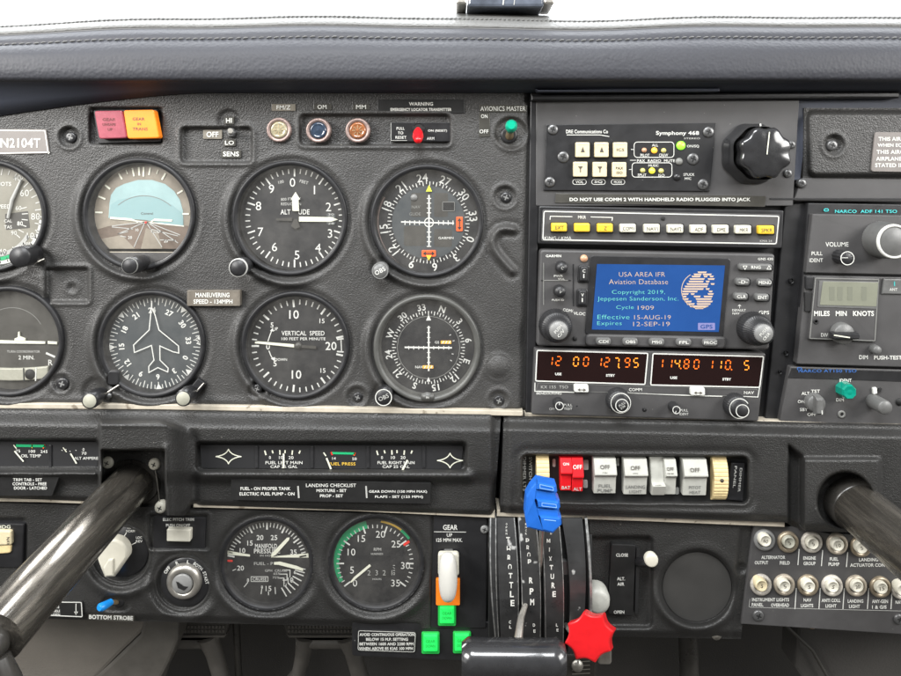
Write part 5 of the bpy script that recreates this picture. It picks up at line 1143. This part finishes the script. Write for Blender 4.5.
rs=thing('heading_rocker_switch','cream rocker switch marked HDG and NAV at the left edge','switch',2,548)
b=MB(); b.plate(quad((-30,523),(24,524),(22,568),(-30,567),2),6,-2,'blackplastic',1); b.text('HDG',4,526.8,3.4,'lume',6.4,w=13); b.build('housing',rs)
b=MB(); b.plate(quad((-20,530),(11,531),(11.5,545),(-20,547),2),10,4,'cream',1.6); b.plate(quad((-20,545),(11.5,545),(10.5,553),(-20,556),2),8,4,'wheel',1.2); b.text('NAV',8,541,3,'inkdark',10.4,rot=90,w=8); b.build('paddle',rs)
# gear selector
gh=thing('gear_selector','white wheel-shaped landing gear handle in a black slot under the word GEAR','gear lever',448,575)
b=MB(); b.text('GEAR',450.3,527.3,5.2,'white',4.2,w=14.5,bold=.02);b.line([(434,531.7),(466,532)],.6,'white',4.2);b.text('UP',449.5,535,3.4,'white',4.2,w=5.5);b.text('125 MPH MAX.',449.3,540,3.6,'white',4.2,w=26,bold=.02); b.plate(rr(449,562,12,26,4),4,0,'voidblack',.1); b.build('lettering',gh)
b=MB(); b.tube([P(449,556,2),P(448.5,562,16)],[4.5,4],'steel',seg=16); b.plate(rr(448.5,552,9,5,1),5.2,3,'knobgrey',.4); lv_=b.build('lever',gh)
b=MB(); # rounded wheel seen edge-on
pts=[]; 
O,eu,ev=frame(448,577,26)
pr=[]
for i in range(33):
    a=math.pi*2*i/32; pr.append((math.sin(a),math.cos(a)))
nlat=18;v=[];f=[]
for i in range(nlat+1):
    ph=math.pi*i/nlat
    for j in range(24):
        th=2*math.pi*j/24
        x=9.4*math.copysign(abs(math.sin(ph))**.6,1)*math.cos(th); y=-24*math.copysign(abs(math.cos(ph))**.85,math.cos(ph)); z=11*math.sin(ph)**.7*math.sin(th) if math.sin(ph)>0 else 0
        w_=O+eu*x+ev*y; v.append((w_[0],w_[1]-z,w_[2]))
for i in range(nlat):
    for j in range(24): f.append((i*24+j,i*24+(j+1)%24,(i+1)*24+(j+1)%24,(i+1)*24+j))
b.add(v,f,'handlewhite',True); b.build('wheel_handle',lv_)
b=MB(); b.plate(rr(448.5,565,21,23,3),12,6,'offwhite',1.5); b.build('guard',gh)
b=MB(); b.plate(rr(448,592.5,24,26,1.2),7.5,2,'orangeplate',.6); b.build('orange_plate',gh)
for x,y,lab in((447,615.5,'green square gear light directly under the orange plate'),(430.5,643.5,'green square gear light at the lower left of the group of three'),(462,643,'green square gear light partly hidden by the throttle handle')):
    t=thing('gear_light',lab,'indicator light',x,y,2,'green landing gear lights')
    b=MB(); b.plate(rr(x,y,18,21,1.5),5,0,'geardark',.6); b.build('housing',t)
    b=MB(); b.plate(rr(x,y+.3,14.5,16.5,1.2),9,4,'geargreen',1.6); b.text('GEAR',x,y-2.2,2.8,'geardark',9.3,w=9.5); b.text('DOWN',x,y+2.5,2.8,'geardark',9.3,w=9.5); b.build('lens',t)
placard('rpm_warning_placard','black placard beginning AVOID CONTINUOUS OPERATION under the RPM gauge',quad((357.5,629.5),(416.5,631.5),(415.5,653),(357,651),3),'placardblack',[('AVOID CONTINUOUS OPERATION',387,634.5,3,55,.03),('BELOW 15 M.P. SETTING',387,639.2,3,42,.03),('BETWEEN 1600 AND 2200 RPM',386.5,643.8,3,54,.03),('WHEN ABOVE 85 KIAS 100 MPH',386,648.4,3,54,.03)],H=3.2,border=.5)

# ================================================================ throttle quadrant
tq=thing('throttle_quadrant','black quadrant with curved guide plates lettered THROTTLE, PROP RPM and MIXTURE','throttle quadrant',540,580,10)
def Hq(y): return 8+30*math.sin(max(0,min(1,(y-512)/150.))*math.pi*.8)
ysq=[518+i*(680-518)/26 for i in range(27)]
def ribbon(name,xl,xr,dh,m,letters=None,depth=14,par=tq):
    """guide plate following the quadrant's curve: xl, xr functions of py"""
    b=MB(); v=[];f=[]
    for y in ysq:
        H=Hq(y)+dh; a=P(xl(y),y,H);c=P(xr(y),y,H)
        v+=[(a[0],a[1]+depth,a[2]),tuple(a),tuple(c),(c[0],c[1]+depth,c[2])]
    for i in range(len(ysq)-1):
        for j in range(3): f.append((4*i+j,4*i+j+1,4*(i+1)+j+1,4*(i+1)+j))
    b.add(v,f,m); b.add(v[:4],[(0,1,2,3)],m)
    if letters:
        for s,x,y,h,w_ in letters: b.text(s,x,y,h,'white',Hq(y)+dh+.5,w=w_,rot=0,bold=.03)
    # worn bright edge
    b.build(name,par); return b
def lin(a,b_,bow=0): return lambda y:(a+(b_-a)*(y-520)/114.+bow*math.sin((y-520)/114.*math.pi))
mat('silveredge',(.35,.35,.34),.35,metal=.8,vary=.4,vscale=200)
b=MB(); v=[];f=[]
for y in ysq:
    a=P(489,y,Hq(y)-16);c=P(592,y,Hq(y)-16); v+=[(a[0],20,a[2]),tuple(a),tuple(c),(c[0],20,c[2])]
for i in range(len(ysq)-1):
    for j in range(3): f.append((4*i+j,4*i+j+1,4*(i+1)+j+1,4*(i+1)+j))
b.add(v,f,'voidblack'); b.build('housing',tq)
ribbon('side_plate',lin(489,494,-2),lin(497.5,500,-.5),-2,'quad',depth=30)
def vert(word,x0,y0,x1,y1,h,ws=None):
    n=len(word); return [(c,x0+(x1-x0)*i/(n-1),y0+(y1-y0)*i/(n-1),h,ws or (h*.62 if c not in 'I' else h*.18)) for i,c in enumerate(word) if c!=' ']
ribbon('throttle_guide',lin(497.5,500.5,-.5),lin(514,517.5,2),0,'quad',vert('THROTTLE',508,540,512.5,603,6.2)+[(c,510+i*.4,622+i*5,3,2.2) for i,c in enumerate('CL')]+[(c,506.5,524+i*3.2,2,1.6) for i,c in enumerate('OPEN')])
ribbon('propeller_guide',lin(519,523,1),lin(535.5,540,2),0,'quad',vert('PROP',527.5,541,529.5,562,5.6)+vert('RPM',531,580.5,532.2,602,6.4)+[('D',534,625,3,2.2),('E',534.5,631,3,2.2)]+[(c,526,524+i*3.2,2,1.6) for i,c in enumerate('INCR')])
ribbon('mixture_guide',lin(542,546,1),lin(558.5,563,2),0,'quad',vert('MIXTURE',548.5,541.5,554.2,594,5.6)+[('L',557,625,3,2),('E',557.5,630,3,2)]+[(c,551,524+i*3.2,2,1.6) for i,c in enumerate('RICH')])
ribbon('blank_guide',lin(562,569,4),lin(582.5,583,3),0,'quad',[])
ribbon('right_side_plate',lin(585,590,2),lin(587.5,592,2),1,'silveredge',depth=40)
ribbon('edge_strip',lin(514,517.5,2),lin(514.8,518.3,2),.2,'silveredge')
ribbon('edge_strip',lin(518.2,522.2,1),lin(519,523,1),.2,'silveredge')
ribbon('edge_strip',lin(535.5,540,2),lin(536.2,540.7,2),.2,'silveredge')
ribbon('edge_strip',lin(558.5,563,2),lin(559.2,563.7,2),.2,'silveredge')
ribbon('edge_strip',lin(490,494.5,-2),lin(491.2,495.7,-2),-1.6,'silveredge')
ribbon('edge_strip',lin(495.5,498,-1),lin(496.3,498.8,-1),.3,'silveredge')
ribbon('edge_strip',lin(541.3,545.3,1),lin(542,546,1),.2,'silveredge')
b=MB(); b.plate(quad((536.5,548),(541.5,548),(540.5,575),(536,573),2),20,0,'knobgrey',1); b.plate(quad((562,560),(569,562),(570,580),(563,578),2),18,0,'knobgrey',1); b.build('lever_stop',tq)
# levers
th=thing('throttle_lever','large glossy black T-shaped throttle handle cut by the bottom edge of the photo','lever',515,655,60)
b=MB(); b.tube([P(527,600,30),P(521,618,55),P(518,640,75)],[2.6,3.6,4.4],'steel',seg=14); b.build('stem',th)
b=MB(); L=P(461.5,658,85);R_=P(564.5,659,85); d=(R_-L); n=16; pts=[];rads=[]
for i in range(n+1):
    u=i/n; e=min(u,1-u)*n; pts.append(L+d*u); rads.append(20*(1-.13*max(0,1-e)**2) if e<1 else 20+ (0.4 if e<3 else 0))
rads[0]=rads[-1]=15.5
b.tube(pts,rads,'gloss',seg=56); b.build('t_handle',th)
b=MB(); off=np.array([0,-18.2,8.6]); b.tube([L+d*.03+off*1.0,L+d*.5+off*1.0,L+d*.97+off],[1.2,1.2,1.2],'whitedim',seg=8) if 0 else None
pl_=thing('propeller_lever','propeller lever with a bright blue ridged knob','lever',542,508,60)
b=MB(); b.tube([P(540,575,22),P(541,550,36),P(542,525,50)],[2,2.4,2.8],'steel',seg=12); b.build('stem',pl_)
b=MB()
out_=[(537.5,481.5),(556.5,485.5),(557.5,492),(555.5,496),(560,501),(560.5,508),(558,512),(561.5,517),(562,525),(553,534),(540,531.5),(527,528),(525,516),(526.5,497),(531,489)]
b.plate(out_,64,48,'bluek',2.2)
Hr=lambda x,y: 64+10*max(0,min(1,(x-528)/9.))
def face_(pts,dh=0,m='bluek'): b.add([P(x,y,(64.2 if x<533 else 73)+dh) for x,y in pts],[tuple(range(len(pts)))],m)
# three stepped treads with a sloping left flank
for t_ in ([(538,482.5),(555.5,486.3),(556.3,492.5),(537,489.5)],[(537,500),(558.5,502.5),(559,509.5),(538.5,507.5)],[(540,516.5),(560.5,518.5),(560.8,525.5),(553,532.5),(543,530)]):
    b.plate(t_,74,62,'bluek',1.1)
for t_ in ([(535,490),(555.5,493.5),(557,501.5),(534,499.5)],[(536.5,508.5),(557.5,510.5),(559,517.5),(538,516)]):
    b.plate(t_,70.5,62,'bluek',.8)
b.add([P(529,495,64.5),P(537,484,71),P(534.5,500,71),P(538.5,516,71),P(543,530,71),P(529,526.5,64.5),P(527,515,64.5)],[(0,1,2,6),(6,2,3,5),(5,3,4)],'bluek')
b.line([(540,484.5),(553,487.3),(553.5,490.5),(540,488)],.6,'bluelight',74.3,True); b.line([(542,502.8),(556,504.5),(556.5,507.6),(542,506)],.6,'bluelight',74.3,True); b.line([(544,519.5),(556,520.8)],.8,'bluelight',74.3)
b.build('blue_knob',pl_)
mx=thing('mixture_lever','mixture lever with a bright red star-shaped knob','lever',589,638,70)
b=MB(); b.tube([P(566,625,25),P(572,632,45),P(583,640,62)],[3,3.4,3.6],'steel',seg=12); b.plate(rr(605,657,14,16,3),66,50,'steel',2); b.build('stem',mx)
def starpts(cx,cy,R_,dp):
    o_=[]
    for i in range(128):
        a=2*math.pi*i/128; s_q=abs(math.sin(4*(a-math.radians(-13))))
        r=R_-dp*s_q**.75; o_.append((cx+r*math.sin(a),cy-r*math.cos(a)*1.03))
    return o_
b=MB(); lay=[(592,634,25.5,5,58),(591.5,634.5,25.8,5,60),(589.5,637,26,5,78),(589.3,637.2,25.4,4.8,80),(589.2,637.3,23,3.6,80.8),(589.2,637.3,8,0,81.3)]
V_=[]
for cx,cy,R_,dp,H_ in lay: V_+=[P(x,y,H_) for x,y in starpts(cx,cy,R_,dp)]
b.add(V_,[(k*128+i,k*128+(i+1)%128,(k+1)*128+(i+1)%128,(k+1)*128+i) for k in range(len(lay)-1) for i in range(128)],'redknob',False)
b.add(V_[-128:],[tuple(range(128))],'redknob'); b.build('red_knob',mx)
fk=thing('friction_knob','pale grey round friction knob at the right side of the throttle quadrant','knob',597,603,10)
b=MB(); b.lathe(598,603.5,20,[(13.5,0),(13.5,12),(12,18),(8,20),(.01,20.4)],'rockergrey',seg=36); b.build('knob',fk)
b=MB(); b.plate(quad((562,655),(597,652),(596,690),(560,690),3),30,10,'tubedark',2); 
for i in range(5): b.line([(572,662+i*4),(590,661+i*4)],.9,'steel',30.5)
b.lathe(578,668,34,[(6,30),(5,33),(.01,34)],'steel',seg=16); tag(b.build('trim_fitting'),'small ribbed metal fitting under the red knob','fitting')
# ================================================================ lower right panel
rpn=thing('lower_right_panel','black crinkle moulded lower panel with a round blanked hole','panel',670,580)
def hrp(x,y):
    h=3*np.ones_like(x)
    d=sdbox(x,y,616+ (y-580)*.0,582,36,45,5); h=h-8*smooth(2.5,-2.5,np.maximum(d,0*x+ (y-630)))
    d=np.hypot(x-697,y-587)-36; h=h-9*smooth(3,-1.5,d); ang=np.arctan2(y-587,x-697); h=h+7*np.exp(-((d-6)/4.2)**2)*(.12+.88*smooth(.0,.8,np.cos(ang-math.radians(112))))
    d=np.hypot(x-741,y-568)-5; h=h-3*smooth(2,-2,d)
    h=h-8*smooth(630,638,y)-5*smooth(738,744,x+(y-520)*.09)
    return h
relief('moulding',(589,519),(752,524),(741,639),(593,636),hrp,'moulded2',1.5,-25,rpn)
b=MB(); b.plate(circ(697,587,34.5,56),-4.4,-7,'disccover',.4); b.build('blanking_disc',rpn)
aa=thing('alternate_air_control','black alternate air slot plate marked CLOSE, ALT AIR and OPEN with a small white knob','control',630,575)
b=MB(); b.plate(quad((611.5,544),(636,545),(633,616),(608,614),2.5),2,-8,'placardblack',.8); b.plate(quad((636.5,549),(640,549),(638,614),(635,614),1),1,-8,'voidblack',.2)
for s,x,y,w_ in(('CLOSE',622,555,12),('ALT.',621,578.7,8),('AIR',620.8,584,7),('OPEN',619,612,10.5)): b.text(s,x,y,3.2,'white',2.4,w=w_,bold=.02)
b.build('slot_plate',aa)
b=MB(); b.tube([P(638,562,-4),P(642,562,10),P(647,561.5,20)],[5,6,5],'blackplastic',seg=16); b.build('lever',aa)
b=MB(); b.lathe(652,561.2,26,[(6.5,18),(7,23),(6.2,25.6),(5,26),(.01,26)],'offwhite',seg=32); b.build('white_knob',aa)
# circuit breakers
cb=thing('breaker_board','flat dark grey plate with two rows of round breakers at the lower right','breaker panel',825,575)
b=MB(); b.plate([(754,525),(800,527),(830,534),(990,536),(990,640),(741.5,624)],1.5,-10,'radiogrey',.8); b.build('plate',cb)
b=MB(); H=1.9
for s,x,y,w_ in(('ALTERNATOR',773.3,557.3,24),('OUTPUT',761.5,562.6,13.5),('FIELD',784.8,562.8,10),('ENGINE',809.5,558,12.5),('GROUP',809.5,563.4,12),('FUEL',834,559,8.5),('PUMP',834,564.2,11),('LANDING GEAR',875,559.6,32),('ACTUATOR CONTROL',873,565,46),('INSTRUMENT LIGHTS',770.5,599.6,37),('PANEL',757.5,604.6,11.5),('OVERHEAD',780,605,18),('NAV',807.5,599.8,8),('LIGHTS',807,605.5,12.5),('ANTI COLL',831,600.3,19),('LIGHT',831,605.8,11),('LANDING',855.5,601,15.5),('LIGHT',854.5,606.3,11),('ANY-GEN',880,601.3,16),('1 & G/S',879.3,607,14.5),('NAV',899,602,7)): b.text(s,x,y,3.5,'white',H,w=w_,bold=.03)
for x0,y0,y1 in((798.5,549,565),(822,550,566),(847,552,567)): b.line([(x0+.7,y0),(x0-.6,y1)],.9,'white',H)
for x0 in(795.5,819.5,843.5,868,891.5): b.line([(x0+.8,588),(x0-.6,609)],.9,'white',H)
b.line([(750,599),(749,606.5),(751,607.2),(905,611)],.5,'whitedim',H); b.build('lettering',cb)
part_screws(cb,[(759,616.5,5.4),(900,620,5)],H=4)
proto=None
names={0:'above the words OUTPUT',1:'above the word FIELD',2:'above the words ENGINE GROUP',3:'above the words FUEL PUMP',4:'in the top row partly behind the right yoke shaft'}
rows=[(765.5,541,'60','above the word OUTPUT, whitest of the top row'),(789,543,'5','above the word FIELD'),(812.8,543.2,'5','above the words ENGINE GROUP'),(838.3,545,'10','above the words FUEL PUMP'),(862,547.5,'5','in the top row, partly behind the right yoke shaft'),
(762,586,'5','above the word PANEL in the bottom row'),(785.2,586,'5','above the word OVERHEAD'),(809,586.5,'5','above the words NAV LIGHTS'),(833.2,586.8,'5','above the words ANTI COLL LIGHT'),(857.3,587,'20','above the words LANDING LIGHT'),(881.5,588.2,'15','above the words ANY-GEN'),(903,590,'5','cut by the right edge of the photo')]
for i,(x,y,s,l) in enumerate(rows):
    t=thing('circuit_breaker','round pale '+s+' amp push breaker '+l,'circuit breaker',x,y,1,'push button circuit breakers')
    b=MB(); b.lathe(x,y,5,[(10.6,0),(10.6,3),(9.6,5),(7.4,5.4),(6.4,3.4)],'knobcap' if i==0 else ('ringtan','ringtan2','ringtan3')[(i*7)%3],seg=36,cap=False); b.build('collar',t)
    ht=9+random.uniform(0,3.2); x2,y2=x+random.uniform(-.3,.8),y+random.uniform(-.2,.8)
    b=MB(); b.lathe(x2,y2,ht,[(6.4,1),(6.2,ht-1.5),(5.4,ht),(4.8,ht),(4.6,ht-.5),(.01,ht-.5)],('offwhite','cream','capcream')[(i*5)%3] if i%4==1 else 'offwhite',seg=32); b.text(s,x2,y2,3.6,'inkdark',ht-.2,w=2.2*len(s),bold=.0,rot=random.uniform(-25,25)); b.build('button',t)
# bits under the panel edge
b=MB(); b.lathe(718,637.5,0,[(5,-10),(5,-4),(.01,-3)],'steel',seg=20); tag(b.build('clamp_bolt'),'small bright bolt head peeking below the lower right panel','bolt')
b=MB(); b.lathe(812.5,622,-3,[(7.5,-10),(7,-3),(5,-2),(4.6,-6)],'brass',seg=28); tag(b.build('grommet'),'brass grommet peeking below the breaker panel','grommet')
# ================================================================ foot well
def S(name,b): o=b.build(name); o['kind']='structure'; return o
b=MB(); z=-900; b.add([(-1500,-300,z),(1500,-300,z),(1500,1200,z),(-1500,1200,z)],[(0,1,2,3)],'carpetdark'); S('floor',b)
b=MB(); b.add([(-1500,330,z),(1500,330,z),(1500,330,-380),(-1500,330,-380)],[(0,1,2,3)],'carpetdark'); b.add([(-1500,330,-380),(1500,330,-380),(1500,20,-380),(-1500,20,-380)],[(0,1,2,3)],'voidblack'); S('firewall',b)
b=MB(); b.plate([(-160,590),(155,590),(150,625),(122,652),(75,700),(-160,720)],-120,-180,'carpet',4,smooth=False); tag(b.build('side_lining'),'tan-grey side lining in the foot well under the left yoke shaft','lining')
b=MB(); b.plate([(150,590),(180,590),(178,640),(170,660),(150,700),(70,700),(110,664),(140,635)],-118,-160,'pedal',3); tag(b.build('duct_cover'),'slanting tan cover strip beside the left rudder pedal','cover')
for i,(x,lab) in enumerate(((188,'left rudder pedal with a ribbed tan pad under the ignition switch'),(327,'right rudder pedal with a ribbed tan pad under the RPM gauge'))):
    t=thing('rudder_pedal',lab,'pedal',x,640,-150,'rudder pedals under the panel')
    b=MB(); b.plate(quad((x-46,618),(x+42,619),(x+38,635),(x-40,635),2),-150,-170,'pedalpad',2)
    for k_ in range(22):
        for q in range(2): b.plate(rr(x-38+k_*3.5,627+q*4.2,2.0,2.6,.5),-148.8,-151,'pedal',0)
    b.plate(quad((x-41,634),(x+39,634),(x+36,638),(x-38,638),1),-149,-172,'pedal',1); b.build('pad',t)
    b=MB()
    A=[P(x-22,636,-158),P(x-24,655,-158),P(x-28,672,-158),P(x-40,690,-160)]; B_=[P(x+20,636,-158),P(x+26,652,-158),P(x+32,672,-158),P(x+36,690,-160)]
    b.tube(A,[13,11,10,13],'pedal',seg=14); b.tube(B_,[15,12,12,13],'pedal',seg=14); b.tube([P(x-30,642,-158),P(x+28,642,-158)],[9,9],'pedal',seg=14); b.plate(quad((x-34,637),(x+32,637),(x+26,646),(x-28,646),3),-152,-166,'pedal',3); b.build('pedal_frame',t)
b=MB(); b.tube([P(235,600,-170),P(240,700,-170)],[5,5],'tubedark',seg=10); tag(b.build('control_rod'),'thin dark vertical rod between the two rudder pedals','rod')
b=MB(); b.tube([P(688,630,-90),P(690,700,-90)],[12,12],'tubedark',seg=14); tag(b.build('control_rod'),'dark vertical rod in the foot well behind the round blanked hole','rod')
b=MB(); b.plate([(800,600),(1000,600),(1000,720),(830,720),(795,668)],-110,-150,'carpetdark',3); tag(b.build('foot_well_trim'),'brown-grey trim in the foot well under the breaker panel','trim')
b=MB(); b.tube([P(780,620,-100),P(812,650,-100),P(835,690,-100)],[2,2,2],'pedalpad',seg=8); tag(b.build('cable'),'thin cable sagging under the breaker panel','cable')
